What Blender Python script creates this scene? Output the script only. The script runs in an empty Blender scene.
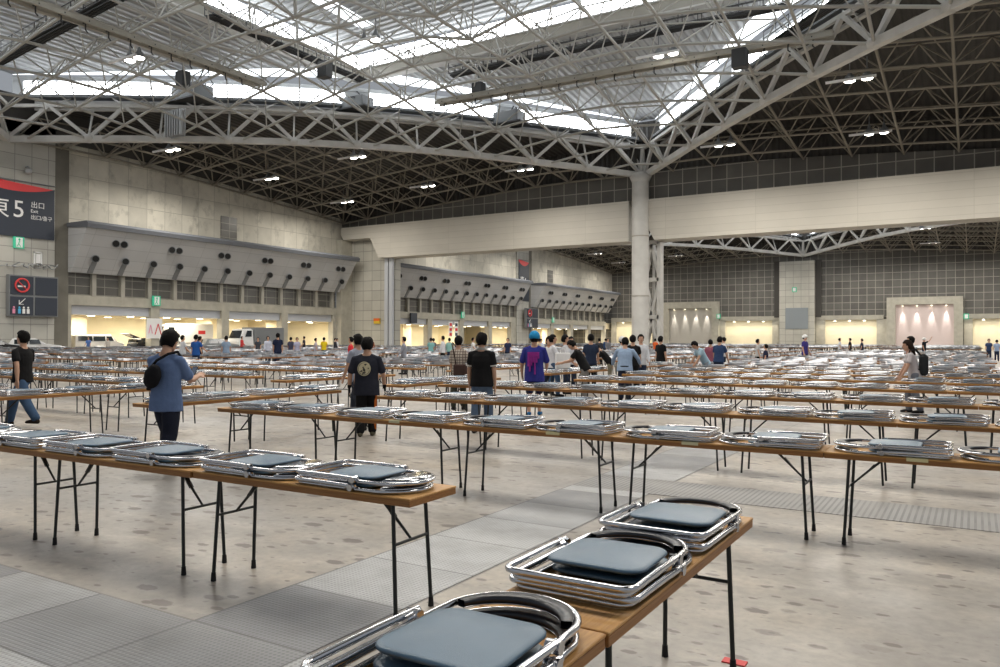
import bpy, math, random
from mathutils import Vector, Matrix, Euler
random.seed(7)
SC = bpy.context.scene
COL = SC.collection
PI = math.pi
R = math.radians

# ------------------------------------------------------------------ mesh builder
class MB:
    def __init__(s):
        s.v = []; s.f = []; s.sm = []; s.mi = []
        s.cur = 0
    def add(s, vs, fs, smooth=False):
        n = len(s.v)
        s.v.extend([tuple(p) for p in vs])
        for f in fs:
            s.f.append([i + n for i in f]); s.sm.append(smooth); s.mi.append(s.cur)
    def box(s, x0, x1, y0, y1, z0, z1):
        s.add([(x0,y0,z0),(x1,y0,z0),(x1,y1,z0),(x0,y1,z0),(x0,y0,z1),(x1,y0,z1),(x1,y1,z1),(x0,y1,z1)],
              [(0,3,2,1),(4,5,6,7),(0,1,5,4),(1,2,6,5),(2,3,7,6),(3,0,4,7)])
    def bbox(s, x0, x1, y0, y1, z0, z1, b=.004):
        # box with chamfered edges
        vs = []; 
        for z, i in ((z0, b), (z0 + b, 0), (z1 - b, 0), (z1, b)):
            c = b if i == 0 else b * 1.6
            a0, a1, c0, c1 = x0 + i, x1 - i, y0 + i, y1 - i
            vs += [(a0+b,c0,z),(a1-b,c0,z),(a1,c0+b,z),(a1,c1-b,z),(a1-b,c1,z),(a0+b,c1,z),(a0,c1-b,z),(a0,c0+b,z)]
        fs = [tuple(range(7,-1,-1)), tuple(range(24, 32))]
        for k in range(3):
            for i in range(8):
                j = (i+1) % 8
                fs.append((k*8+i, k*8+j, k*8+8+j, k*8+8+i))
        s.add(vs, fs)
    def bar(s, a, b, w, h=None, up=(0,0,1)):
        h = h or w
        a = Vector(a); b = Vector(b); d = (b-a).normalized(); up = Vector(up)
        if abs(d.dot(up)) > .98: up = Vector((0,1,0))
        x = d.cross(up).normalized(); y = x.cross(d)
        vs = [p + x*sx*w/2 + y*sy*h/2 for p in (a, b) for sx, sy in ((-1,-1),(1,-1),(1,1),(-1,1))]
        s.add(vs, [(0,1,2,3),(7,6,5,4),(0,4,5,1),(1,5,6,2),(2,6,7,3),(3,7,4,0)])
    def tube(s, pts, r, n=8, closed=False, caps=True, smooth=True):
        pts = [Vector(p) for p in pts]; m = len(pts)
        rr = r if isinstance(r, (list, tuple)) else [r]*m
        prev = None; rings = []
        for i, p in enumerate(pts):
            if closed: d = pts[(i+1) % m] - pts[i-1]
            else: d = pts[min(i+1, m-1)] - pts[max(i-1, 0)]
            d.normalize()
            if prev is None:
                u = Vector((0,0,1)) if abs(d.z) < .9 else Vector((1,0,0))
                x = d.cross(u).normalized()
            else:
                x = (prev - d*prev.dot(d)).normalized()
            prev = x; y = d.cross(x)
            rings.append([p + (x*math.cos(2*PI*k/n) + y*math.sin(2*PI*k/n))*rr[i] for k in range(n)])
        vs = [q for g in rings for q in g]; fs = []
        for i in range(m if closed else m-1):
            j = (i+1) % m
            for k in range(n):
                l = (k+1) % n
                fs.append((i*n+k, i*n+l, j*n+l, j*n+k))
        s.add(vs, fs, smooth)
        if caps and not closed:
            s.add(rings[0], [tuple(range(n-1,-1,-1))]); s.add(rings[-1], [tuple(range(n))])
    def prism(s, poly, d, smooth=False):
        # poly: list of 3D points, extruded by vector d
        n = len(poly); d = Vector(d); p = [Vector(q) for q in poly]
        s.add(p + [q + d for q in p], [tuple(range(n-1,-1,-1)), tuple(range(n, 2*n))] + [(i, (i+1)%n, n+(i+1)%n, n+i) for i in range(n)], smooth)
    def quad(s, a, b, c, d): s.add([a,b,c,d], [(0,1,2,3)])
    def disc(s, c, r, axis, n=16, d=.02):
        c = Vector(c); a = Vector(axis).normalized(); u = Vector((0,0,1)) if abs(a.z) < .9 else Vector((1,0,0))
        x = a.cross(u).normalized(); y = a.cross(x)
        s.prism([c + (x*math.cos(2*PI*k/n)+y*math.sin(2*PI*k/n))*r for k in range(n)], a*d)
    def loft(s, rings, smooth=True):
        n = len(rings[0]); vs = [q for g in rings for q in g]; fs = []
        for i in range(len(rings)-1):
            for k in range(n):
                l = (k+1) % n
                fs.append((i*n+k, i*n+l, (i+1)*n+l, (i+1)*n+k))
        s.add(vs, fs, smooth)
        s.add(rings[0], [tuple(range(n-1,-1,-1))], smooth); s.add(rings[-1], [tuple(range(n))], smooth)
    def ell(s, c, rx, ry, rz, nu=12, nv=8, f=None):
        vs = []; fs = []; c = Vector(c)
        for j in range(nv+1):
            t = PI*j/nv
            for i in range(nu):
                a = 2*PI*i/nu
                q = Vector((math.sin(t)*math.cos(a), math.sin(t)*math.sin(a), math.cos(t)))
                k = f(q) if f else 1
                vs.append(c + Vector((q.x*rx*k, q.y*ry*k, q.z*rz*k)))
        for j in range(nv):
            for i in range(nu):
                l = (i+1) % nu
                fs.append((j*nu+i, (j+1)*nu+i, (j+1)*nu+l, j*nu+l))
        s.add(vs, fs, True)
    def mesh(s, name, mats):
        me = bpy.data.meshes.new(name)
        me.from_pydata(s.v, [], s.f)
        me.polygons.foreach_set('use_smooth', s.sm)
        me.polygons.foreach_set('material_index', s.mi)
        for m in (mats if isinstance(mats, (list, tuple)) else [mats]): me.materials.append(m)
        me.update()
        return me
    def build(s, name, mats, parent=None, loc=None):
        o = bpy.data.objects.new(name, s.mesh(name, mats)); COL.objects.link(o)
        if parent: o.parent = parent
        if loc: o.location = loc
        return o

def tag(o, label=None, cat=None, group=None, kind=None):
    if label: o['label'] = label
    if cat: o['category'] = cat
    if group: o['group'] = group
    if kind: o['kind'] = kind
    return o
def empty(name, loc=(0,0,0), rz=0, label=None, cat=None, group=None, kind=None):
    o = bpy.data.objects.new(name, None); COL.objects.link(o)
    o.location = loc; o.rotation_euler = (0,0,rz); o.empty_display_size = .2
    return tag(o, label, cat, group, kind)
def copy_tree(o, parent=None):
    c = o.copy(); COL.objects.link(c)
    if parent: c.parent = parent
    for ch in KIDS.get(o.name, ()):
        copy_tree(ch, c)
    return c
KIDS = {}
def note_kids(o):
    KIDS[o.name] = [c for c in bpy.data.objects if c.parent == o]
    for c in KIDS[o.name]: note_kids(c)

# ------------------------------------------------------------------ materials
def mat(name, col=(.5,.5,.5), rough=.6, metal=0, var=0, vs=3, bump=0, bs=20, spec=None, emit=None, es=1, coat=0):
    m = bpy.data.materials.new(name); m.use_nodes = True
    nt = m.node_tree; b = nt.nodes['Principled BSDF']
    b.inputs['Base Color'].default_value = (*col, 1); b.inputs['Roughness'].default_value = rough
    b.inputs['Metallic'].default_value = metal
    if spec is not None: b.inputs['Specular IOR Level'].default_value = spec
    if coat: b.inputs['Coat Weight'].default_value = coat
    if emit:
        b.inputs['Emission Color'].default_value = (*emit, 1); b.inputs['Emission Strength'].default_value = es
    if var or bump:
        tc = nt.nodes.new('ShaderNodeTexCoord')
    if var:
        n = nt.nodes.new('ShaderNodeTexNoise'); n.inputs['Scale'].default_value = vs; n.inputs['Detail'].default_value = 5
        nt.links.new(tc.outputs['Object'], n.inputs['Vector'])
        mx = nt.nodes.new('ShaderNodeMapRange'); mx.inputs['From Min'].default_value = .3; mx.inputs['From Max'].default_value = .7
        mx.inputs['To Min'].default_value = 1-var; mx.inputs['To Max'].default_value = 1+var
        nt.links.new(n.outputs['Fac'], mx.inputs['Value'])
        vm = nt.nodes.new('ShaderNodeVectorMath'); vm.operation = 'SCALE'; vm.inputs[0].default_value = col
        nt.links.new(mx.outputs['Result'], vm.inputs['Scale']); nt.links.new(vm.outputs[0], b.inputs['Base Color'])
    if bump:
        n = nt.nodes.new('ShaderNodeTexNoise'); n.inputs['Scale'].default_value = bs; n.inputs['Detail'].default_value = 4
        nt.links.new(tc.outputs['Object'], n.inputs['Vector'])
        bp = nt.nodes.new('ShaderNodeBump'); bp.inputs['Strength'].default_value = bump; bp.inputs['Distance'].default_value = .02
        nt.links.new(n.outputs['Fac'], bp.inputs['Height']); nt.links.new(bp.outputs[0], b.inputs['Normal'])
    return m

class NT:
    """small helper for node maths"""
    def __init__(s, m): s.nt = m.node_tree; s.b = s.nt.nodes['Principled BSDF']
    def math(s, op, a, b=None, c=None):
        n = s.nt.nodes.new('ShaderNodeMath'); n.operation = op
        for i, x in enumerate((a, b, c)):
            if x is None: continue
            if isinstance(x, (int, float)): n.inputs[i].default_value = x
            else: s.nt.links.new(x, n.inputs[i])
        return n.outputs[0]
    def pos(s):
        g = s.nt.nodes.new('ShaderNodeNewGeometry'); x = s.nt.nodes.new('ShaderNodeSeparateXYZ')
        s.nt.links.new(g.outputs['Position'], x.inputs[0]); return g.outputs['Position'], x.outputs
    def noise(s, vec, scale, detail=4, rough=.5, stretch=None):
        n = s.nt.nodes.new('ShaderNodeTexNoise'); n.inputs['Scale'].default_value = scale
        n.inputs['Detail'].default_value = detail; n.inputs['Roughness'].default_value = rough
        if stretch:
            mp = s.nt.nodes.new('ShaderNodeMapping'); mp.inputs['Scale'].default_value = stretch
            s.nt.links.new(vec, mp.inputs['Vector']); vec = mp.outputs[0]
        s.nt.links.new(vec, n.inputs['Vector']); return n.outputs['Fac']
    def line(s, x, period, width, off=0):
        # 1 on a line of given width every period
        a = s.math('ADD', x, -off + 1000*period)
        f = s.math('MODULO', a, period)
        return s.math('LESS_THAN', f, width)
    def cell(s, x, period, off=0):
        a = s.math('ADD', x, -off + 1000*period)
        return s.math('FLOOR', s.math('DIVIDE', a, period))
    def ramp(s, x, a, b, lo=0, hi=1):
        n = s.nt.nodes.new('ShaderNodeMapRange'); n.clamp = True
        for k, v in (('From Min',a),('From Max',b),('To Min',lo),('To Max',hi)): n.inputs[k].default_value = v
        s.nt.links.new(x, n.inputs['Value']); return n.outputs['Result']
    def mix(s, f, a, b):
        n = s.nt.nodes.new('ShaderNodeMix'); n.data_type = 'RGBA'
        if isinstance(f, (int, float)): n.inputs[0].default_value = f
        else: s.nt.links.new(f, n.inputs[0])
        for i, x in ((6, a), (7, b)):
            if isinstance(x, tuple): n.inputs[i].default_value = (*x, 1)
            else: s.nt.links.new(x, n.inputs[i])
        return n.outputs[2]
    def white(s, a, b):
        c = s.nt.nodes.new('ShaderNodeCombineXYZ'); s.nt.links.new(a, c.inputs[0])
        if b is not None: s.nt.links.new(b, c.inputs[1])
        w = s.nt.nodes.new('ShaderNodeTexWhiteNoise'); w.noise_dimensions = '2D'
        s.nt.links.new(c.outputs[0], w.inputs['Vector']); return w.outputs['Value']
    def color(s, c): s.nt.links.new(c, s.b.inputs['Base Color'])
    def rough(s, c): s.nt.links.new(c, s.b.inputs['Roughness'])
    def bump(s, h, st=.3, dist=.01):
        b = s.nt.nodes.new('ShaderNodeBump'); b.inputs['Strength'].default_value = st; b.inputs['Distance'].default_value = dist
        s.nt.links.new(h, b.inputs['Height']); s.nt.links.new(b.outputs[0], s.b.inputs['Normal'])

def tiled(name, base, line, pw, ph, axis, lw=.05, rough=.6, var=.12, offh=0, offv=0, vs=.6, stain=None):
    """wall material: joint lines every pw across (axis 0 = x, 1 = y) and ph up"""
    m = mat(name, base, rough); n = NT(m); p, o = n.pos()
    h = o[axis]; z = o[2]
    l = n.math('MAXIMUM', n.line(h, pw, lw, offh), n.line(z, ph, lw, offv))
    w = n.white(n.cell(h, pw, offh), n.cell(z, ph, offv))
    k = n.ramp(w, 0, 1, 1-var, 1+var)
    nz = n.ramp(n.noise(p, vs, 5), .3, .7, 1-var*.8, 1+var*.8)
    k = n.math('MULTIPLY', k, nz)
    vm = n.nt.nodes.new('ShaderNodeVectorMath'); vm.operation = 'SCALE'; vm.inputs[0].default_value = base
    n.nt.links.new(k, vm.inputs['Scale'])
    c = vm.outputs[0]
    if stain:
        c = n.mix(n.ramp(n.noise(p, .9, 7, .65, (1,1,.7)), .53, .72, 0, .75), c, stain)
    n.color(n.mix(l, c, line))
    return m

M = {}
M['white_steel'] = mat('white_steel', (.62,.61,.585), .5, var=.1, vs=.8)
M['beige_steel'] = mat('beige_steel', (.40,.38,.33), .55, var=.1, vs=.8)
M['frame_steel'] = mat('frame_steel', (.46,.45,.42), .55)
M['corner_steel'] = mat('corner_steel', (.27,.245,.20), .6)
M['dark_steel'] = mat('dark_steel', (.045,.047,.05), .5)
M['grey_steel'] = mat('grey_steel', (.2,.21,.22), .5)
M['black_iron'] = mat('black_iron', (.012,.016,.016), .45)
M['rubber'] = mat('rubber', (.01,.01,.01), .8)
M['chrome'] = mat('chrome', (.62,.625,.65), .13, 1)
M['chrome_far'] = mat('chrome_far', (.50,.51,.545), .3, 1)
M['vinyl'] = mat('vinyl', (.08,.15,.225), .32, bump=.12, bs=350, var=.08, vs=8)
M['vinyl_dark'] = mat('vinyl_dark', (.012,.015,.024), .32)
M['glass_day'] = mat('glass_day', (.9,.93,.95), .4, emit=(.93,.97,1), es=5.5)
M['roof_glow'] = mat('roof_glow', (.9,.93,.95), .4, emit=(.90,.96,1), es=1.5)  # glow for the roof lights and for the added strips beside the trusses
M['lamp'] = mat('lamp', (1,1,1), .4, emit=(1,.95,.85), es=16)
M['warm_lamp'] = mat('warm_lamp', (1,1,1), .4, emit=(1,.88,.62), es=7)
M['galv'] = mat('galv', (.45,.46,.47), .5, .3)

def wood():
    m = mat('table_wood', (.36,.19,.075), .5); n = NT(m)
    tc = n.nt.nodes.new('ShaderNodeTexCoord'); v = tc.outputs['Object']
    g = n.noise(v, 6, 6, .6, (1.2, 14, 14)); k = n.ramp(g, .3, .7)
    oi = n.nt.nodes.new('ShaderNodeObjectInfo')
    c = n.mix(k, (.42,.20,.055), (.66,.37,.12))
    c = n.mix(n.math('MULTIPLY', oi.outputs['Random'], .35), c, (.36,.19,.075))
    n.color(c); n.bump(g, .08, .003); return m
M['wood'] = wood()
def wood_edge():
    m = mat('table_edge', (.2,.1,.04), .45); n = NT(m)
    tc = n.nt.nodes.new('ShaderNodeTexCoord'); v = tc.outputs['Object']
    g = n.noise(v, 3, 6, .6, (1.5, 8, 60)); k = n.ramp(g, .3, .7)
    n.color(n.mix(k, (.22,.088,.022), (.38,.175,.048))); return m
M['wood_edge'] = wood_edge()

def floor_mat():
    m = mat('concrete_floor', (.4,.37,.33), .32); n = NT(m); p, o = n.pos(); x, y = o[0], o[1]
    big = n.noise(p, .35, 5, .55); mid = n.noise(p, 1.6, 6, .6); fine = n.noise(p, 14, 5, .6)
    c = n.mix(n.ramp(big, .35, .65), (.47,.405,.32), (.33,.32,.31))
    c = n.mix(n.ramp(mid, .40, .72, 0, .75), c, (.27,.255,.24))
    c = n.mix(n.ramp(n.noise(p, 2.6, 5, .6, (.5,1.5,1)), .55, .72, 0, .5), c, (.58,.54,.47))
    c = n.mix(n.ramp(fine, .38, .7, 0, .5), c, (.22,.20,.185))
    # scuffs: small dark oblong marks
    sc = n.noise(p, 10.5, 1, .5, (1.0, 1.7, 1)); c = n.mix(n.ramp(sc, .68, .80, 0, .75), c, (.12,.105,.095))
    c = n.mix(n.ramp(n.noise(p, 24, 2, .5, (1,1.5,1)), .66, .78, 0, .55), c, (.15,.13,.12))
    # small oval scuff marks scattered over the slab
    for sc_, off_, r0, dk in ((2.6, 3.1, .27, .95), (4.3, 9.7, .24, .85)):
        mp = n.nt.nodes.new('ShaderNodeMapping'); mp.inputs['Scale'].default_value = (1, 1.9, 1); mp.inputs['Location'].default_value = (off_, off_, 0); mp.inputs['Rotation'].default_value = (0, 0, .5)
        n.nt.links.new(p, mp.inputs['Vector']); vo = n.nt.nodes.new('ShaderNodeTexVoronoi'); vo.voronoi_dimensions = '2D'; vo.inputs['Scale'].default_value = sc_
        n.nt.links.new(mp.outputs[0], vo.inputs['Vector'])
        d = n.math('ADD', vo.outputs['Distance'], n.math('MULTIPLY', n.math('SUBTRACT', n.noise(p, 30, 3), .5), .16))
        sp = n.nt.nodes.new('ShaderNodeSeparateColor'); n.nt.links.new(vo.outputs['Color'], sp.inputs[0])
        rr = n.math('MULTIPLY', sp.outputs[0], r0)
        f = n.ramp(n.math('SUBTRACT', rr, d), -.01, .05, 0, dk)
        f = n.math('MULTIPLY', f, n.ramp(sp.outputs[1], .35, .6))
        c = n.mix(f, c, (.14,.115,.10))
    # slab joints
    j = n.math('MAXIMUM', n.line(x, 6, .02, -2.8), n.line(y, 6, .02, 2.8))
    c = n.mix(n.math('MULTIPLY', j, .7), c, (.12,.11,.10))
    n.color(c); n.rough(n.ramp(mid, .3, .7, .28, .48)); n.bump(fine, .06, .004)
    return m
M['floor'] = floor_mat()
def plate_mat():
    m = mat('pit_cover', (.3,.3,.3), .4); n = NT(m); p, o = n.pos(); x, y = o[0], o[1]
    w = n.white(n.cell(x, .86, -3.66), n.cell(y, .74, 2.8-.74*2))
    c = n.mix(n.ramp(w, .15, .95), (.17,.175,.19), (.50,.51,.52))
    c = n.mix(n.ramp(n.noise(p, 3.2, 6, .6), .42, .7, 0, .45), c, (.22,.215,.21))
    # raised checker pattern
    s = n.math('MULTIPLY', n.math('SINE', n.math('MULTIPLY', n.math('ADD', x, y), 110)), n.math('SINE', n.math('MULTIPLY', n.math('SUBTRACT', x, y), 110)))
    c = n.mix(n.ramp(s, .1, .7, 0, .6), c, (.13,.135,.14))
    l = n.math('MAXIMUM', n.line(x, .86, .014, -3.66), n.line(y, .74, .014, 2.8-.74*2))
    c = n.mix(n.math('MULTIPLY', l, .85), c, (.09,.09,.09))
    n.color(c); n.bump(s, .25, .003); n.rough(n.ramp(n.noise(p, 3, 4), .3, .7, .3, .5)); return m
M['plate'] = plate_mat()
def grate_mat():
    m = mat('ribbed_cover', (.3,.3,.3), .45); n = NT(m); p, o = n.pos(); x, y = o[0], o[1]
    s = n.line(x, .05, .02)
    c = n.mix(s, (.29,.29,.29), (.17,.17,.17))
    c = n.mix(n.ramp(n.noise(p, 3, 5), .4, .7, 0, .6), c, (.27,.26,.25))
    n.color(c); n.bump(s, .4, .006); return m
M['grate'] = grate_mat()
def corrug(name, a, b, axis, period=.5, emit=0):
    m = mat(name, a, .6); n = NT(m); p, o = n.pos()
    s = n.math('SINE', n.math('MULTIPLY', o[axis], 2*PI/period))
    c = n.mix(n.ramp(n.noise(p, .3, 4), .3, .7), a, b)
    n.color(n.mix(n.ramp(s, .55, .9, 0, .5), c, tuple(q*.45 for q in a))); n.bump(s, .6, .08); return m
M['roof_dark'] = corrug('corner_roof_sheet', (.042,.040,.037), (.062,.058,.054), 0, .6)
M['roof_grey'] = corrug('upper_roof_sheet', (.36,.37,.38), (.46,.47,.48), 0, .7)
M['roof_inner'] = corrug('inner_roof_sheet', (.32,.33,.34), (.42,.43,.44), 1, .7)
M['tile_dark_x'] = tiled('dark_wall_panels', (.115,.11,.10), (.34,.32,.28), 1.5, 1.42, 0, .09, var=.16, offv=.45)
M['conc_y'] = tiled('stained_concrete_wall', (.58,.55,.475), (.36,.34,.29), 2.05, 2.0, 1, .05, .8, var=.12, stain=(.26,.245,.21), offv=.6)
M['tile_pier'] = tiled('pier_tiles', (.47,.46,.42), (.27,.26,.24), 1.45, 1.35, 1, .06, .5, var=.07)
M['tile_tower'] = tiled('tower_tiles', (.50,.485,.43), (.28,.27,.24), 1.5, 1.3, 0, .07, .5, var=.08)
M['tile_tower_y'] = tiled('tower_tiles_side', (.50,.485,.43), (.28,.27,.24), 1.5, 1.3, 1, .07, .5, var=.08)
M['beige_panel'] = tiled('beige_panels', (.56,.53,.47), (.47,.445,.39), 9, .72, 0, .04, .55, var=.03)
M['conc_frame'] = mat('concrete_frame', (.42,.40,.34), .8, var=.12, vs=1.2)
M['bulk'] = tiled('bulkhead_panels', (.50,.505,.515), (.37,.375,.385), 3.0, 1.0, 1, .04, .5, var=.04)
M['bulk_rim'] = mat('bulkhead_rim', (.13,.14,.16), .5)
M['win_dark'] = tiled('dark_glazing', (.115,.11,.10), (.3,.29,.25), 1.45, .8, 1, .06, .3, var=.2)
M['shutter'] = mat('roller_shutter', (.50,.52,.56), .5)
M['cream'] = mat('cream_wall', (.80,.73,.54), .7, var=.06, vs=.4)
M['cream_shaded'] = mat('cream_wall_shade', (.60,.53,.38), .7, var=.05, vs=.4)  # darker copy of the cream, corridor shade put into the colour
M['nozzle_shade'] = mat('nozzle_shade', (.012,.012,.012), .9)  # black disc colour stands for the shade inside the nozzle mouth
M['pier_slot'] = mat('pier_slot', (.17,.16,.135), .8, var=.15, vs=.8)
M['black_slot'] = mat('dark_recess', (.07,.065,.06), .8)
M['sign_dark'] = mat('sign_navy', (.028,.036,.055), .5)
M['sign_red'] = mat('sign_red', (.72,.055,.06), .45)
M['white'] = mat('white_paint', (.85,.85,.85), .5)
M['green'] = mat('exit_green', (.03,.36,.20), .4, emit=(.05,.5,.3), es=.3)
M['red'] = mat('red_paint', (.65,.04,.04), .5)
M['blue'] = mat('blue_paint', (.1,.45,.75), .5)
M['pink'] = mat('pink_paint', (.8,.3,.45), .5)
# ------------------------------------------------------------------ the hall: measures
XW = -71.8            # plane of the wall with the truck gates
YB = 78.5             # plane of the dividing beam
YC = 168.5            # back wall
XR = 13.0
RD = 42.2             # half diagonal of the raised roof diamond
HALLS = [(-29.6, 35.8), (-29.6, 126.0)]
def zt(a): return 18.75 + 1.35*math.sin(PI*max(0, min(1, a/RD)))
def z_in(x, y, c):      # lower chord of the frame under the raised roof
    dx, dy = abs(x-c[0]), abs(y-c[1]); l = dx+dy
    a = dx/(l+1e-6)*RD; d = max(0, RD-l)
    return zt(a) + 3.5*math.sin(PI/2*min(1, d/26))
def z_out(x, y, c):     # lower chord of the frame under the corner roofs
    dx, dy = abs(x-c[0]), abs(y-c[1]); l = max(dx+dy, RD)
    q = min(1, (l-RD)/RD); a = dx/l*RD
    return zt(a)*(1-q) + 16.7*q

# floor -----------------------------------------------------------
b = MB(); b.box(-95, 60, -40, 175, -.3, 0)
tag(b.build('floor', M['floor']), 'grey beige concrete hall floor with scuffs and stains', 'floor', kind='structure')
b = MB(); b.box(-3.66, -2.80, 2.80, 14.2, -.02, .004); b.box(-3.66, -2.80, -2, 1.32, -.02, .004)
b.box(-14, -1.94, 1.32, 2.80, -.02, .004)
tag(b.build('pit_cover', M['plate']), 'grey chequered steel covers of the service pits in the floor beside the front tables', 'floor cover', kind='structure')
b = MB(); b.box(-3.66, 9, 7.5, 8.3, -.02, .0045)
tag(b.build('ribbed_pit_cover', M['grate']), 'dark ribbed steel cover band across the floor behind the front table row', 'floor cover', kind='structure')
b = MB(); b.box(-1.04, -.93, 3.78, 3.84, 0, .006)
tag(b.build('floor_tape', M['red']), 'short red tape mark on the floor at the foot of the table leg', 'tape')

# generic wall with the truck gates ---------------------------------------------
def extr(poly, y0, y1):   # poly in (x,z)
    b = MB(); b.prism([(x, y0, z) for x, z in poly], (0, y1-y0, 0)); return b

b = MB()
b.box(XW-.6, XW, -30, 170, 12.0, 17.2)
def ztop(y, c): return z_out(XW, y, c) + .6
for c, y0, y1 in ((HALLS[0], -30, 80), (HALLS[1], 80, 170)):
    n = 24
    for i in range(n):
        a = y0 + (y1-y0)*i/n; d = y0 + (y1-y0)*(i+1)/n
        b.add([(XW-.6,a,17.2),(XW,a,17.2),(XW,d,17.2),(XW-.6,d,17.2),(XW-.6,a,ztop(a,c)+1.5),(XW,a,ztop(a,c)+1.5),(XW,d,ztop(d,c)+1.5),(XW-.6,d,ztop(d,c)+1.5)],
              [(0,1,5,4),(1,2,6,5),(2,3,7,6),(3,0,4,7),(4,5,6,7)])
WL = tag(b.build('wall_left', M['conc_y']), 'stained pale concrete wall above the gate bays', 'wall', kind='structure')

b = MB()
for c, y0, y1 in ((HALLS[0], -30, 80), (HALLS[1], 80, 170)):
    for i in range(24):
        a = y0+(y1-y0)*i/24; d = y0+(y1-y0)*(i+1)/24
        b.prism([(XW,a,ztop(a,c)),(XW,d,ztop(d,c)),(XW,d,ztop(d,c)+3.4),(XW,a,ztop(a,c)+3.4)], (.25,0,0))
tag(b.build('trim_10', M['roof_dark']), 'dark closing strip between the stained concrete wall and the roof', 'trim', kind='structure')
BAYS = []      # (y0,y1) wall bays with four gates each
def bay(y0, y1, gates, ylab, num):
    # concrete frame with gate openings, dark glazing strip with pillars
    fr = MB()
    fr.box(XW-.6, XW, y0, y1, 4.6, 5.55)
    edges = [y0] + [e for g in gates for e in g] + [y1]
    for i in range(0, len(edges), 2): fr.box(XW-.8, XW+.05, edges[i], edges[i+1], 0, 4.7)
    o = fr.build('concrete_frame', M['conc_frame']); tag(o, 'concrete gate frame with wide openings under the bulkhead, %s' % ylab, 'wall frame', kind='structure')
    # glazing strip
    gl = MB(); gl.box(XW-.5, XW-.35, y0, y1, 5.5, 7.9)
    g = gl.build('window_%d' % num, M['win_dark']); tag(g, 'strip of dark clerestory windows under the bulkhead, %s' % ylab, 'window', kind='structure')
    step = 2.95; k = y0 + .15
    while k < y1 - .2:
        p = MB(); p.box(XW-.35, XW+.05, k-.2, k+.2, 5.5, 7.7); p.build('mullion', M['beige_steel'], g); k += step
    # shutters rolled part way down in every opening
    for i, (a, d) in enumerate(gates):
        s = MB(); s.box(XW-.45, XW-.3, a, d, 3.75, 4.72)
        for z in (3.72,): s.box(XW-.5, XW-.25, a, d, z, z+.12)
        tag(s.build('roller_shutter', M['shutter']), 'pale grey roller shutter rolled up in gate %s, %s' % (('one','two','three','four','five')[i], ylab), 'shutter', 'rolled up gate shutters')
    # bulkhead
    z0, z1 = 7.62, 11.8; d1 = 3.3; d0 = .6
    root = empty('bulkhead', (XW, (y0+y1)/2, 0), label='long grey sloping bulkhead with round air nozzles, %s' % ylab, cat='bulkhead', group='sloping bulkheads on the gate wall')
    Y0, Y1 = y0-(y0+y1)/2+(.5 if num == 1 else -.2), y1-(y0+y1)/2+.2
    p = MB(); p.prism([(0,Y0,z0),(d0,Y0,z0),(d1,Y0,z1),(0,Y0,z1)], (0,Y1-Y0,0)); p.build('sloping_panel', M['bulk'], root)
    p = MB(); p.prism([(-.0,Y0-.15,z1),(d1+.15,Y0-.15,z1-.25),(d1+.25,Y0-.15,z1+.12),(d1,Y0-.15,z1+.35),(0,Y0-.15,z1+.35)], (0,Y1-Y0+.3,0)); p.build('top_rim', M['bulk_rim'], root)
    # nozzles
    sl = (d1-d0)/(z1-z0); nrm = Vector((1, 0, -sl)).normalized()
    n = int(round((y1-y0)/2.95)); 
    for i in range(n):
        y = Y0 + (Y1-Y0)*(i+.62)/n; z = z0 + 1.35; x = d0 + sl*(z-z0)
        q = MB(); c = Vector((x-.1, y, z)); ax = Vector((1, -.55, -.15)).normalized()
        q.tube([c, c + ax*.55], .36, 14); q.cur = 1; q.disc(c + ax*.53, .29, ax, 14, .06); q.cur = 0
        q.prism([(x-.02, y-.26, z), (x-.02, y+.26, z), (d0+.03, y+.16, z0+.02), (d0+.03, y-.36, z0+.02)], nrm*.05)
        q.build('lower_air_nozzle', [M['grey_steel'], M['nozzle_shade']], root)
    n = int(round((y1-y0)/5.9))
    for i in range(n):
        for s in (-.42, .42):
            y = Y0 + (Y1-Y0)*(i+.62)/n + s; z = z0 + 2.85; x = d0 + sl*(z-z0)
            q = MB(); c = Vector((x-.15, y, z)); ax = Vector((1, -.6, -.15)).normalized()
            q.tube([c, c + ax*.42], .36, 16); q.cur = 1; q.disc(c + ax*.40, .29, ax, 16, .06)
            q.build('upper_air_nozzle', [M['grey_steel'], M['nozzle_shade']], root)
    return root
G1 = [(41.5,49.7),(50.7,58.5),(59.5,67.3),(68.3,76.2)]
bay(40.6, 77.1, G1, 'bay beside the big hanging banner', 1)
G2 = [(84.0,88.3),(89.4,97.0),(98.1,105.8),(106.9,114.6),(115.7,122.3)]
bay(83.2, 124.0, G2, 'bay just past the dividing beam', 2)
G3 = [(130.4,138.0),(139.1,146.8),(147.9,155.6),(156.7,164.2)]
bay(129.6, 165.0, G3, 'last bay before the far wall', 3)

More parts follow.
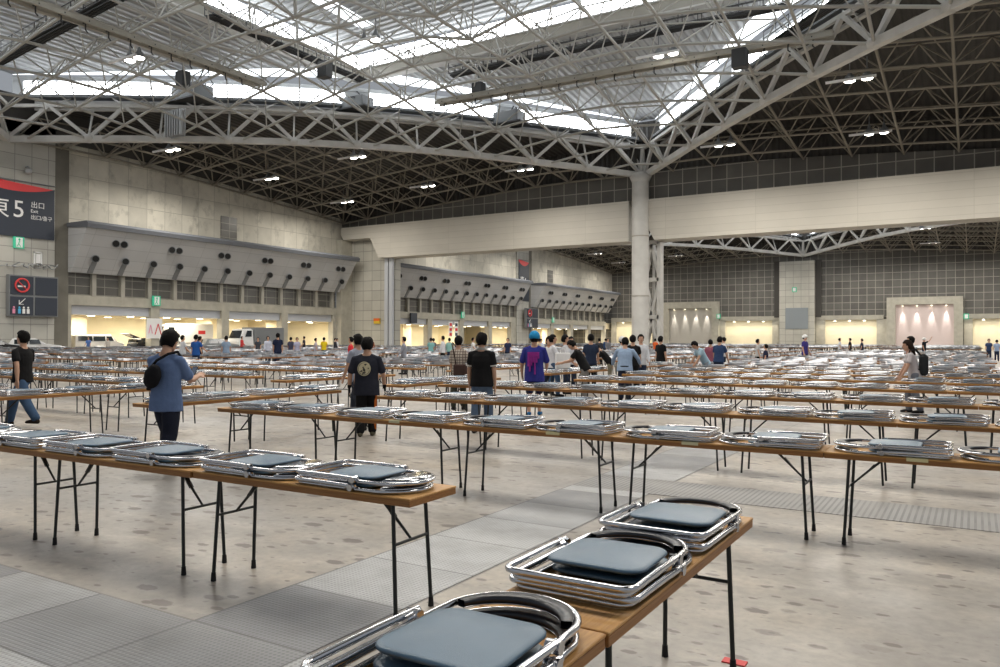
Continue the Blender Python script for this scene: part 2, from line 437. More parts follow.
# corridor behind the gates (lit cream walls) ---------------------------------
b = MB(); b.box(XW-13.4, XW-13, -10, 170, 0, 6)
tag(b.build('wall_corridor', M['cream']), 'cream wall of the truck corridor behind the gates', 'wall', kind='structure')
b = MB(); b.box(XW-13.4, XW-.6, -10, 170, 3.95, 5.3)
tag(b.build('ceiling_corridor', M['cream_shaded']), 'cream ceiling of the truck corridor', 'ceiling', kind='structure')
for i, y in enumerate((46.5, 62.5, 73.5, 92, 103, 118, 127, 143, 152)):
    b = MB(); b.box(XW-13, XW-9.5, y, y+2.2, 0, 5)
    tag(b.build('corridor_pier', M['cream_shaded'] if i % 2 == 0 else M['cream']), 'wide cream pier on the corridor wall, number %d along the gates' % (i+1), 'pier', kind='structure')
yy = 43.0; k = 0
while yy < 166:
    for xx in (-78.5, -82.6):
        root = MB(); root.tube([(xx, yy, 3.94), (xx, yy, 3.84)], [.25,.42], 12); root.cur = 1; root.disc((xx, yy, 3.81), .36, (0,0,1), 12, .03)
        o = root.build('corridor_downlight', [M['white'], M['warm_lamp']]); 
        tag(o, 'round warm downlight on the corridor ceiling, %s run, light %s from the banner end' % (('gate side' if xx > -78 else 'inner'), str(k+1)), 'ceiling light', 'warm corridor downlights')
    k += 1
    yy += 4.45
def area(name, loc, sx, sy, power, col=(1,1,1), rot=(0,0,0), spread=None):
    l = bpy.data.lights.new(name, 'AREA'); l.shape = 'RECTANGLE'; l.size = sx; l.size_y = sy; l.energy = power; l.color = col
    if spread: l.spread = spread
    o = bpy.data.objects.new(name, l); COL.objects.link(o); o.location = loc; o.rotation_euler = rot; return o
for y in (47, 56, 65, 73, 88, 97, 106, 115, 134, 143, 152, 160):
    area('corridor_light', (XW-5.5, y, 3.75), 6, 3, 800, (1,.92,.74))

# pier with the banner and notice boards -------------------------------------------
def pier(y0, y1, ztp, lab):
    b = MB(); b.box(XW-.6, XW+.25, y0, y1, 0, ztp)
    tag(b.build('wall_pier', M['tile_pier']), 'grey tiled wall pier %s' % lab, 'wall', kind='structure')
    b = MB(); b.box(XW-.2, XW+.12, y1, y1+1.35, 0, ztp); tag(b.build('trim_1', M['pier_slot']), 'dark vertical slot at the edge of the pier %s' % lab, 'trim', kind='structure')
pier(28.0, 39.8, 20.5, 'behind the big banner')
pier(124.0, 128.4, 20, 'behind the distant banner')

def text(s, size, m, parent, loc, rot, ext=.01, align='LEFT', name='lettering'):
    cu = bpy.data.curves.new(name, 'FONT'); cu.body = s; cu.size = size; cu.extrude = ext; cu.align_x = align; cu.resolution_u = 3
    cu.materials.append(m); o = bpy.data.objects.new(name, cu); COL.objects.link(o); 
    dg = bpy.context.evaluated_depsgraph_get(); me = bpy.data.meshes.new_from_object(o.evaluated_get(dg)); bpy.data.objects.remove(o)
    o = bpy.data.objects.new(name, me); COL.objects.link(o); o.parent = parent; o.location = loc; o.rotation_euler = rot
    return o
WR = (PI/2, 0, PI/2)   # text facing +x, reading along +y
def banner(x, y0, y1, z0, z1, lab, full=True):
    root = empty('banner', (x, y0, z0), label=lab, cat='banner')
    w, h = y1-y0, z1-z0
    p = MB(); n = 24
    # dark cloth under a sagging red band
    top = [(0.04, w*i/n, h - .30 - (.62 if full else .8)*math.sin(PI*i/n)**.8) for i in range(n+1)]
    p.prism([(0.04,0,0)] + [(0.04,w,0)] + top[::-1], (.05,0,0)); p.build('navy_cloth', M['sign_dark'], root)
    q = MB(); q.prism([(0.03,0,h),(0.03,0,h-.35)] + [(t[0]-.01,t[1],t[2]-.01) for t in top[1:-1]] + [(0.03,w,h-.35)] , (.05,0,0)); q.build('red_band', M['sign_red'], root)
    t = MB(); t.tube([(.05,-.1,h),(.05,w+.1,h)], .06, 8); t.build('top_rail', M['grey_steel'], root)
    return root
bn = banner(XW+.35, 32.6, 39.65, 10.35, 15.25, 'large navy hanging banner with red top band and white characters above the notice board')
text('東', 1.85, M['white'], bn, (.10, 1.35, 1.72), WR); text('5', 2.1, M['white'], bn, (.10, 3.42, 1.72), WR)
text('出口', .62, M['white'], bn, (.10, 4.95, 2.75), WR); text('Exit', .42, M['white'], bn, (.10, 4.95, 2.27), WR); text('出口/출구', .46, M['white'], bn, (.10, 4.95, 1.70), WR)
b2 = banner(XW+.35, 124.4, 128.2, 8.6, 16.2, 'distant navy hanging banner with red top band seen beyond the dividing beam', False)
text('東4', 1.5, M['white'], b2, (.10, .4, 3.3), WR)

def notice(x, y0, z0, s, lab):
    root = empty('notice_board', (x, y0, z0), label=lab, cat='sign board')
    w = 4.6*s; h = 3.9*s
    p = MB(); p.box(0, .5, 0, w, 0, h); p.build('frame', M['grey_steel'], root)
    for i in range(2):
        for j in range(2):
            a = .12*s + i*(w/2-.02*s); c = .12*s + j*(h/2-.02*s)
            q = MB(); q.box(.5, .56, a, a+w/2-.22*s, c, c+h/2-.22*s); pn = q.build('panel', M['sign_dark'], root)
    # no smoking ring
    cy, cz = w*.25, h*.75
    q = MB(); q.tube([(.60, cy+.62*s*math.cos(t*PI/12), cz+.62*s*math.sin(t*PI/12)) for t in range(24)], .085*s, 6, closed=True)
    q.bar((.60, cy-.42*s, cz+.42*s), (.60, cy+.42*s, cz-.42*s), .14*s, .06)
    q.build('no_smoking_ring', M['sign_red'], root)
    q = MB(); q.box(.57,.60, cy-.40*s, cy+.30*s, cz-.16*s, cz-.02*s); q.build('cigarette', M['white'], root)
    # arrow down-left
    cy, cz = w*.25, h*.36
    q = MB(); q.bar((.60, cy+.28*s, cz+.28*s), (.60, cy-.25*s, cz-.25*s), .1*s, .04); q.bar((.60, cy-.3*s, cz-.27*s), (.60, cy+.12*s, cz-.27*s), .1*s, .04); q.bar((.60, cy-.27*s, cz-.3*s), (.60, cy-.27*s, cz+.12*s), .1*s, .04)
    q.build('arrow', M['white'], root)
    for k, (m_, dy) in enumerate((('pink', -.75), ('blue', -.25), ('white', .15), ('white', .55))):
        q = MB(); q.ell((.60, cy+dy*s, cz-.58*s), .05, .10*s, .10*s, 8, 6); q.box(.58,.62, cy+dy*s-.12*s, cy+dy*s+.12*s, cz-1.15*s, cz-.70*s)
        q.build('toilet_figure', M[m_], root)
    return root
notice(XW+.3, 35.6, 3.4, .92, 'dark four panel notice board with red no smoking ring and arrow, under the big banner')
notice(XW+.9, 125.6, 3.6, .95, 'small distant four panel notice board under the distant banner')
def exit_sign(x, y, z, s, lab):
    r = empty('exit_sign', (x, y, z), label=lab, cat='exit sign', group='green exit signs')
    q = MB(); q.box(0, .12, -.45*s, .45*s, -.5*s, .5*s); q.build('green_panel', M['green'], r)
    q = MB(); q.box(.12, .15, -.26*s, .30*s, -.42*s, .42*s); q.build('white_door_pictogram', M['white'], r)
    q = MB(); q.ell((.16, .02*s, .28*s), .03, .09*s, .09*s, 8, 6); q.bar((.16,.02*s,.2*s),(.16,-.05*s,-.1*s), .12*s,.03); q.bar((.16,-.05*s,-.1*s),(.16,.12*s,-.38*s), .08*s,.03); q.bar((.16,-.05*s,-.1*s),(.16,-.2*s,-.36*s), .08*s,.03); q.build('running_figure', M['green'], r)
exit_sign(XW+.3, 36.6, 9.85, 1.0, 'green running man exit sign just under the big banner')
exit_sign(XW+.15, 50.2, 5.35, 1.0, 'green running man exit sign between gates one and two')
exit_sign(XW+.15, 106.35, 5.5, 1.0, 'green exit sign in the bay just past the dividing beam')
exit_sign(XW+.15, 138.55, 5.4, 1.0, 'green exit sign in the last bay before the far wall')
# cables and lamps on the notice board
r = empty('cable_bundle', (XW+.6, 35, 7.6), label='tangle of grey cables on top of the notice board under the big banner', cat='cables')
for k in range(9):
    q = MB(); pts = [(random.uniform(-.2,.3), .2+k*.5+random.uniform(-.3,.3)+i*.22, .05+abs(random.gauss(0,.28))) for i in range(5)]
    q.tube(pts, .05, 5); q.build('cable', M['grey_steel' if k % 2 else 'galv'], r)
r = MB(); 
for a in (0, .62): r.box(XW+.3, XW+.4, 37.9+a, 38.0+a, 8.0, 9.2)
r.box(XW+.3, XW+.4, 37.9, 38.62, 8.0, 8.1); r.box(XW+.3, XW+.4, 37.9, 38.62, 9.1, 9.2); r.box(XW+.25, XW+.32, 38.1, 38.5, 8.2, 9.0)
tag(r.build('wall_bracket', M['white']), 'small white rectangular frame fixed on the pier under the big banner', 'bracket')
r = MB(); r.ell((XW+.7, 37.2, 16.2), .3, .3, .3); r.tube([(XW+.2,37.2,16.6),(XW+.7,37.2,16.6),(XW+.7,37.2,16.3)], .06, 6)
tag(r.build('camera_dome', M['galv']), 'small dome camera on the pier above the big banner', 'camera')
# louvres high on the wall
for y, lab in ((59.4, 'above the first bay'), (88.2, 'seen just under the dividing beam'), (137.5, 'above the last bay')):
    r = MB(); r.box(XW-.05, XW+.08, y-1.1, y+1.1, 12.7, 15.2)
    tag(r.build('wall_louvre', M['win_dark']), 'dark square louvre high on the concrete wall %s' % lab, 'louvre', 'louvres on the concrete wall')
# red chevron poster on gate pier, yellow notice on tower
r = empty('gate_poster', (XW+.1, 50.2, 2.1), label='white poster with red chevron on the pier between gates one and two', cat='poster')
q = MB(); q.box(0,.05,-1.0,.75,-.6,1.45); q.build('sheet', M['white'], r)
for dy in (.25,):
    q = MB(); q.bar((.07,dy-.35,-.2),(.07,dy,.9),.14,.04); q.bar((.07,dy,.9),(.07,dy+.35,-.2),.14,.04); q.build('chevron', M['red'], r)
q = MB(); q.bar((.07,-.8,-.1),(.07,-.6,.8),.08,.04); q.bar((.07,-.6,.8),(.07,-.4,-.1),.08,.04); q.build('chevron', M['pink'], r)
# banners of red characters by a distant gate
for k, y in enumerate((102.4, 104.0)):
    r = empty('striped_notice', (XW+.15, y, 1.9), label='white vertical notice with %s at a gate past the dividing beam' % ('red blocks' if k == 0 else 'dark blocks'), cat='notice')
    q = MB(); q.box(0,.05,0,1.0,0,2.4); q.build('sheet', M['white'], r)
    for i in range(3):
        q = MB(); q.box(.05,.08,.18,.82,.15+i*.78,.62+i*.78); q.build('printed_block', M['red'] if (k == 0 or i == 1) else M['sign_dark'], r)

r = MB(); r.box(XW+.1, XW+.35, 92.4, 93.9, 3.9, 5.4)
tag(r.build('gate_sign', M['sign_dark']), 'small dark square sign above the gate just past the corner tower', 'sign')
# corner tower and dividing beam --------------------------------------------------
b = MB(); b.box(XW, -63.6, YB+.4, YB+1.5, 0, 14.7)
tag(b.build('corner_tower', M['tile_tower']), 'pale tiled corner tower carrying the end of the dividing beam', 'tower', kind='structure')
b = MB(); b.box(XW, XW+.9, 76.8, YB+.4, 0, 14.5)
tag(b.build('trim_2', M['conc_frame']), 'recessed concrete strip in the corner beside the tower', 'trim', kind='structure')
r = MB(); r.box(-66.9, -65.2, YB-.6, YB-.54, 3.4, 4.1); r.cur = 1; r.box(-66.9,-65.2,YB-.62,YB-.6,3.7,4.1)
b = MB(); b.box(-67.0, -66.0, YB+.2, YB+.4, 3.5, 4.2); b.cur = 1; b.box(-67.0,-66.0, YB+.18, YB+.2, 3.85, 4.2)
tag(b.build('warning_plate', [mat('orange_print', (.8,.16,.02)), mat('yellow_print', (.8,.55,.05))][::-1]), 'small orange and yellow warning plate on the corner tower', 'plate')
r = empty('door_rail', (-64.2, YB, 0), label='pair of tall pale grey sliding door rails standing on the corner tower', cat='door rail')
for k in range(2):
    b = MB(); b.box(-.35+k*.75, .2+k*.75, -.6, -.25, 0, 12.0); b.build('rail', M['shutter'], r)
b = MB(); b.box(.2, .4, -.45, -.25, 0, 12.0); b.build('groove', M['grey_steel'], r)
# the beam: front panels, chamfered ends over towers
Z0, Z1 = 11.85, 16.1
def beam(poly, lab):
    b = MB(); b.prism([(x, YB-1.4, z) for x, z in poly], (0, 2.6, 0))
    return tag(b.build('dividing_beam', M['beige_panel']), lab, 'beam', kind='structure')
beam([(-70.9,14.5),(-66.3,14.5),(-64.9,Z0),(-31.0,Z0),(-31.0,Z1),(-71.3,Z1),(-71.3,15.2)], 'long beige panelled beam across the hall between tower and round column')
beam([(-28.2,Z0),(30,Z0),(30,Z1),(-29.7,Z1),(-29.7,Z1-1.4)], 'long beige panelled beam across the hall beyond the round column')
# wall above the beam
b = MB()
for i in range(28):
    x0 = -71.8+(101.8)*i/28; x1 = -71.8+101.8*(i+1)/28
    za = z_out(x0, YB, HALLS[0])+.25; zb = z_out(x1, YB, HALLS[0])+.25
    b.add([(x0,YB-.6,Z1-.5),(x1,YB-.6,Z1-.5),(x1,YB-.6,zb),(x0,YB-.6,za),(x0,YB+.6,Z1-.5),(x1,YB+.6,Z1-.5),(x1,YB+.6,zb),(x0,YB+.6,za)],
          [(0,1,2,3),(5,4,7,6),(3,2,6,7),(0,4,5,1)])
tag(b.build('wall_beam', M['tile_dark_x']), 'dark panelled wall between the dividing beam and the roof', 'wall', kind='structure')
b = MB()
for i in range(28):
    x0 = -71.8+(101.8)*i/28; x1 = -71.8+101.8*(i+1)/28
    za = z_out(x0, YB, HALLS[0])+.25; zb = z_out(x1, YB, HALLS[0])+.25
    b.prism([(x0,YB-.3,za),(x1,YB-.3,zb),(x1,YB-.3,24.5),(x0,YB-.3,24.5)], (0,.3,0))
b.box(-72.5, 30, YB-.3, 85, 22.3, 22.5)
tag(b.build('trim_11', M['roof_dark']), 'dark closing strip between the dark panelled wall and the roof', 'trim', kind='structure')
# round column and lattice post
r = empty('round_column', (-29.65, 77.9-.9, 0), label='tall round pale steel column carrying the roof trusses where they meet', cat='column')
b = MB(); b.tube([(0,0,0),(0,0,18.3)], .88, 32); b.build('shaft', M['white_steel'], r)
for z in (6.0, 12.2): 
    b = MB(); b.tube([(0,0,z),(0,0,z+.12)], .91, 32); b.build('band', M['beige_steel'], r)
b = MB(); b.tube([(0,0,17.9),(0,0,18.5),(0,0,18.9)], [.9,1.15,.6], 24); b.build('cap', M['white_steel'], r)
b = MB(); b.box(-1.1,1.1,-1.1,1.1,0,.25); b.build('base', M['conc_frame'], r)
r = empty('lattice_post', (-29.0, 79.0, 0), label='white steel lattice post standing directly behind the round column', cat='post')
X0, X1, Yd = -.9, .78, .5
for x in (X0, X1):
    b = MB(); b.box(x-.2, x+.2, -Yd, Yd, 0, 11.8); b.build('upright', M['white_steel'], r)
for k in range(4):
    z = k*3.93
    b = MB(); b.box(X0, X1, -Yd, Yd, max(z-.2,0), z+.2); b.build('crossbar', M['white_steel'], r)
for k in range(3):
    z = k*3.93; mx = (X0+X1)/2
    if k < 3:
        s = 1 if k != 1 else -1
        zb_, zt_ = (z+.2, z+3.73) if s == 1 else (z+3.73, z+.2)
        for x in (X0, X1):
            b = MB(); b.bar((x,0,zb_),(mx,0,zt_), .3, .8, up=(0,1,0)); b.build('diagonal_brace', M['white_steel'], r)
b = MB(); b.box(mx-.12, mx+.12, Yd-.2, Yd, 0, 11.8); b.build('upright', M['white_steel'], r)

# back wall -----------------------------------------------------------------------
b = MB()
for i in range(28):
    x0 = -71.8+(101.8)*i/28; x1 = -71.8+101.8*(i+1)/28
    za = z_out(x0, YC, HALLS[1])+.6; zb = z_out(x1, YC, HALLS[1])+.6
    b.add([(x0,YC,6.1),(x1,YC,6.1),(x1,YC,zb),(x0,YC,za)], [(0,1,2,3)])
b.add([(-90,YC+1,0),(40,YC+1,0),(40,YC+1,24),(-90,YC+1,24)], [(0,1,2,3)])
tag(b.build('wall_back', M['tile_dark_x']), 'far wall of dark square panels with pale joints', 'wall', kind='structure')
b = MB(); b.box(-72.5,30,YC+.1,YC+.4,14,24.5); tag(b.build('trim_12', M['roof_dark']), 'dark closing strip between the far wall and the roof', 'trim', kind='structure')
# lower concrete frame with openings; big framed portals
b = MB()
b.box(-71.8, -59.9, YC-.4, YC, 5.6, 6.5); b.box(-46.6,-34.5, YC-.4, YC, 5.6, 6.5); b.box(-27.3,-15, YC-.4, YC, 5.6, 6.5); b.box(-1,30, YC-.4, YC, 5.6, 6.5)
for x0, x1 in ((-71.8,-70.6),(-61.2,-59.2),(-47.2,-45.6),(-35.8,-34.5),(-27.3,-25.6),(-16.2,-14.4),(-1.6,-.2),(10,12),(20,22)): b.box(x0,x1,YC-.4,YC+.3,0,5.7)
tag(b.build('wall_back_frame', M['conc_frame']), 'concrete frame with low openings along the foot of the far wall', 'wall', kind='structure')
b = MB(); b.box(-71,-60,YC+.05,YC+.2,0,5.9); b.box(-46.8,-34.9,YC+.05,YC+.2,0,5.9); b.box(-27,-15,YC+.05,YC+.2,0,5.9); b.box(-1,30,YC+.05,YC+.2,0,5.9)
tag(b.build('wall_back_recess', M['cream']), 'cream wall inside the low openings of the far wall', 'wall', kind='structure')
# low openings: strip light above
for k, (x0, x1) in enumerate(((-70,-62),(-45,-36),(-25,-17),(0,9))):
    for i in range(3):
        x = x0+(x1-x0)*(i+.5)/3
        b = MB(); b.tube([(x,YC-.9,5.6),(x,YC-.9,5.35)], [.15,.3], 10); b.cur = 1; b.disc((x,YC-.9,5.32), .27, (0,0,1), 10, .03)
        tag(b.build('opening_downlight', [M['white'], M['warm_lamp']]), 'small warm downlight %s of low opening %s along the far wall' % (('one','two','three')[i], ('one','two','three','four')[k]), 'ceiling light', 'warm downlights on the far wall')
    area('opening_light', ((x0+x1)/2, YC-1.3, 5.2), x1-x0+2, .6, 300, (1,.90,.70), (R(-25),0,0))
def portal(x0, x1, n, lab, pale):
    r = empty('portal', ((x0+x1)/2, YC-.2, 0), label=lab, cat='portal', group='tall lit portals in the far wall')
    w = (x1-x0)/2
    b = MB(); b.box(-w-.0, -w+1.5, -.8, .4, 0, 9.8); b.box(w-1.5, w, -.8, .4, 0, 9.8); b.box(-w+1.5, w-1.5, -.8, .4, 8.4, 9.8); b.build('concrete_surround', M['conc_frame'], r)
    b = MB(); b.box(-w+1.5, w-1.5, -.1, .1, 0, 8.45); b.build('shutter_panel', pale, r)
    for k in range(n):
        x = -w+1.5+(2*w-3)*(k+.5)/n
        b = MB(); b.tube([(x,-.42,8.4),(x,-.42,8.15)], .16, 8); b.cur = 1; b.disc((x,-.42,8.12), .15, (0,0,1), 8, .03)
        b.build('spotlight', [M['white'], M['warm_lamp']], r)
        l = bpy.data.lights.new('portal_spot', 'SPOT'); l.energy = 1500; l.spot_size = R(30); l.spot_blend = .5; l.color = (1,.93,.85); l.shadow_soft_size = .1
        o = bpy.data.objects.new('portal_spot', l); COL.objects.link(o); o.location = ((x0+x1)/2+x, YC-.2-.5, 8.0); o.rotation_euler = (R(5),0,0)
    return r
portal(-59.4, -46.8, 4, 'tall portal with lit pale shutter between the round column and the grey pilaster', mat('beige_shutter', (.42,.40,.36), .5))
portal(-14.4, -1.7, 4, 'tall portal with four spotlights and rosy lit shutter beyond the grey pilaster', mat('rosy_shutter', (.62,.52,.50), .5))
b = MB(); b.box(-34.2, -27.4, YC-1.4, YC, 0, 17.6)
tag(b.build('wall_pilaster', M['tile_tower']), 'wide pale tiled pilaster in the middle of the far wall', 'pilaster', kind='structure')
b = MB(); b.box(-35.4,-34.2,YC-.6,YC,6.2,17.8); b.box(-27.4,-26.3,YC-.6,YC,6.2,17.8); tag(b.build('trim_3', M['black_slot']), 'dark slots on both sides of the tiled pilaster', 'trim', kind='structure')
b = MB(); b.bbox(-33.0,-28.6,YC-1.55,YC-1.4,3.8,8.1,.05); tag(b.build('access_panel', mat('blue_grey_panel', (.26,.29,.31), .5)), 'blue grey square access panel on the tiled pilaster', 'panel')
for x, z, lab in ((-31.2, 11.8, 'high on the tiled pilaster'), (-46.6, 6.6, 'beside the first tall portal'), (-1.2, 6.0, 'beside the rosy tall portal')):
    r = empty('exit_plate', (x, YC-1.6, z), label='small pale green exit plate %s' % lab, cat='exit sign', group='green exit signs')
    q = MB(); q.box(-.42,.42,-.1,.0,-.5,.5); q.build('plate', M['green'], r); q = MB(); q.box(-.26,.26,-.14,-.1,-.36,.36); q.build('white_door_pictogram', M['white'], r)

# roof ----------------------------------------------------------------------------
HT = [('near hall', HALLS[0]), ('far hall', HALLS[1])]
def dpt(c, q, a):
    """point on diamond edge q (0: NW, 1: NE, 2: SE, 3: SW); a measured from the column (N apex or S apex)"""
    sx = (-1, 1, 1, -1)[q]; sy = (1, 1, -1, -1)[q]
    return Vector((c[0]+sx*a, c[1]+sy*(RD-a), 0)), Vector((sx, sy, 0)).normalized()
SIDE = ('wall side', 'open side', 'camera side', 'banner side')
def truss(c, q, first, step, hall):
    root = empty('roof_truss', (0,0,0), label='white arched main roof truss, %s of the %s' % (SIDE[q], hall), cat='roof truss', group='main roof trusses')
    def P(a, z, off=0):
        p, nrm = dpt(c, q, a); return Vector((p.x+nrm.x*off, p.y+nrm.y*off, z))
    nodes = [first+step*i for i in range(30) if first+step*i < RD-.5]
    st = [0.0]+nodes+[RD]
    mids = [(a+d)/2 for a, d in zip(st[:-1], st[1:])]
    w = M['white_steel']
    b = MB()
    for a, d in zip(st[:-1], st[1:]): b.bar(P(a,zt(a)), P(d,zt(d)), .55, .55)
    for a in nodes: b.ell(P(a,zt(a)+.05), .5,.5,.42, 10, 6)
    b.build('bottom_chord', w, root)
    b = MB(); mm = [0.0]+mids+[RD]
    for a, d in zip(mm[:-1], mm[1:]): b.bar(P(a,zt(a)+2.95), P(d,zt(d)+2.95), .28, .28)
    b.build('top_chord', w, root)
    b = MB()
    for a, d in zip(mm[:-1], mm[1:]):
        b.bar(P(a,zt(a)+3.35,1.5), P(d,zt(d)+3.35,1.5), .35, .85)
    b.build('edge_beam', w, root)
    b = MB()
    for a, d in zip(mm[:-1], mm[1:]):
        b.bar(P(a,zt(a)+4.05,1.2), P(d,zt(d)+4.05,1.2), 1.1, .25)
    b.build('gutter', M['grey_steel'], root)
    for i, a in enumerate(mids):
        for e in (st[i], st[i+1]):
            b = MB(); b.bar(P(a,zt(a)+2.95), P(e,zt(e)+.1), .30, .30); b.build('diagonal_brace', w, root)
    b = MB()
    for i, a in enumerate(nodes): b.bar(P(a,zt(a)+.2), P(a,zt(a)+3.2,1.5), .16, .16)
    for a in mids: b.bar(P(a,zt(a)+2.95), P(a,zt(a)+3.3,1.5), .14,.14); b.bar(P(a,zt(a)+2.95), P(a+1,zt(a)+4.0,1.1), .12,.12); b.bar(P(a,zt(a)+2.95), P(a-1,zt(a)+4.0,1.1), .12,.12)
    tag(b.build('upright_struts', w, root), kind='stuff')
    return root
wn = [10]
def clerestory(c, q, hall):
    def P(a, z, off=0):
        p, nrm = dpt(c, q, a); return Vector((p.x+nrm.x*off, p.y+nrm.y*off, z))
    seg = [(.4,9.6),(11.1,20.2),(21.8,31.0),(32.4,41.6)]
    for k, (s0, s1) in enumerate(seg):
        root = empty('window_%d' % wn[0], (0,0,0), label='bright clerestory window %s above the truss, %s of the %s' % (('one','two','three','four')[k], SIDE[q], hall), cat='window', kind='structure'); wn[0] += 1
        n = 5; b = MB()
        for i in range(n):
            a = s0+(s1-s0)*i/n; d = s0+(s1-s0)*(i+1)/n
            b.quad(P(a,zt(a)+4.2,1.3), P(d,zt(d)+4.2,1.3), P(d,zt(d)+5.5,1.3), P(a,zt(a)+5.5,1.3))
        b.build('pane', M['glass_day'], root)
        b = MB()
        for i in range(n+1):
            a = s0+(s1-s0)*i/n; b.bar(P(a,zt(a)+4.2,1.22), P(a,zt(a)+5.5,1.22), .09, .09)
        for i in range(n):
            a = s0+(s1-s0)*i/n; d = s0+(s1-s0)*(i+1)/n
            for h in (4.55, 4.9, 5.22): b.bar(P(a,zt(a)+h,1.22), P(d,zt(d)+h,1.22), .045, .045)
        b.build('window_frame', M['white_steel'], root)
    b = MB()
    for s0, s1 in ((0,.4),(9.6,11.1),(20.2,21.8),(31.0,32.4),(41.6,42.2)):
        b.prism([P(s0,zt(s0)+4.1,1.0),P(s1,zt(s1)+4.1,1.0),P(s1,zt(s1)+5.6,1.0),P(s0,zt(s0)+5.6,1.0)], dpt(c,q,5)[1]*.5)
    n = 12
    for i in range(n):
        a = RD*i/n; d = RD*(i+1)/n
        b.bar(P(a,zt(a)+5.65,1.2), P(d,zt(d)+5.65,1.2), .5, .35)
    tag(b.build('trim_%d' % wn[0], M['galv']), 'grey posts and head rail between the clerestory windows, %s of the %s' % (SIDE[q], hall), 'trim', kind='structure')

def frame(points, cells, zfun, up, name, lab, m, r0=.11, r1=.06):
    """space frame: points = list of polylines for the lower chord; cells = list of (x0,x1,y0,y1)"""
    root = empty(name, (0,0,0), label=lab, cat='space frame', group='roof space frames')
    for i, pl in enumerate(points):
        b = MB(); b.tube(pl, r0, 6, caps=False); b.build('lower_chord', m, root)
    tops = {}
    b = MB()
    for (x0,x1,y0,y1) in cells:
        cx, cy = (x0+x1)/2, (y0+y1)/2; t = Vector((cx, cy, zfun(cx,cy)+up)); tops[(round(cx,2), round(cy,2))] = t
        for x in (x0,x1):
            for y in (y0,y1): b.tube([(x,y,zfun(x,y)), t], r1, 4, caps=False, smooth=False)
    for (cx, cy), t in tops.items():
        for (dx, dy) in ((cells[0][1]-cells[0][0], 0), (0, cells[0][3]-cells[0][2])):
            k = (round(cx+dx,2), round(cy+dy,2))
            for kk in tops:
                if abs(kk[0]-k[0]) < .3 and abs(kk[1]-k[1]) < .3: b.tube([t, tops[kk]], r1*1.2, 4, caps=False, smooth=False)
    tag(b.build('web_members', m, root), kind='stuff')
    return root

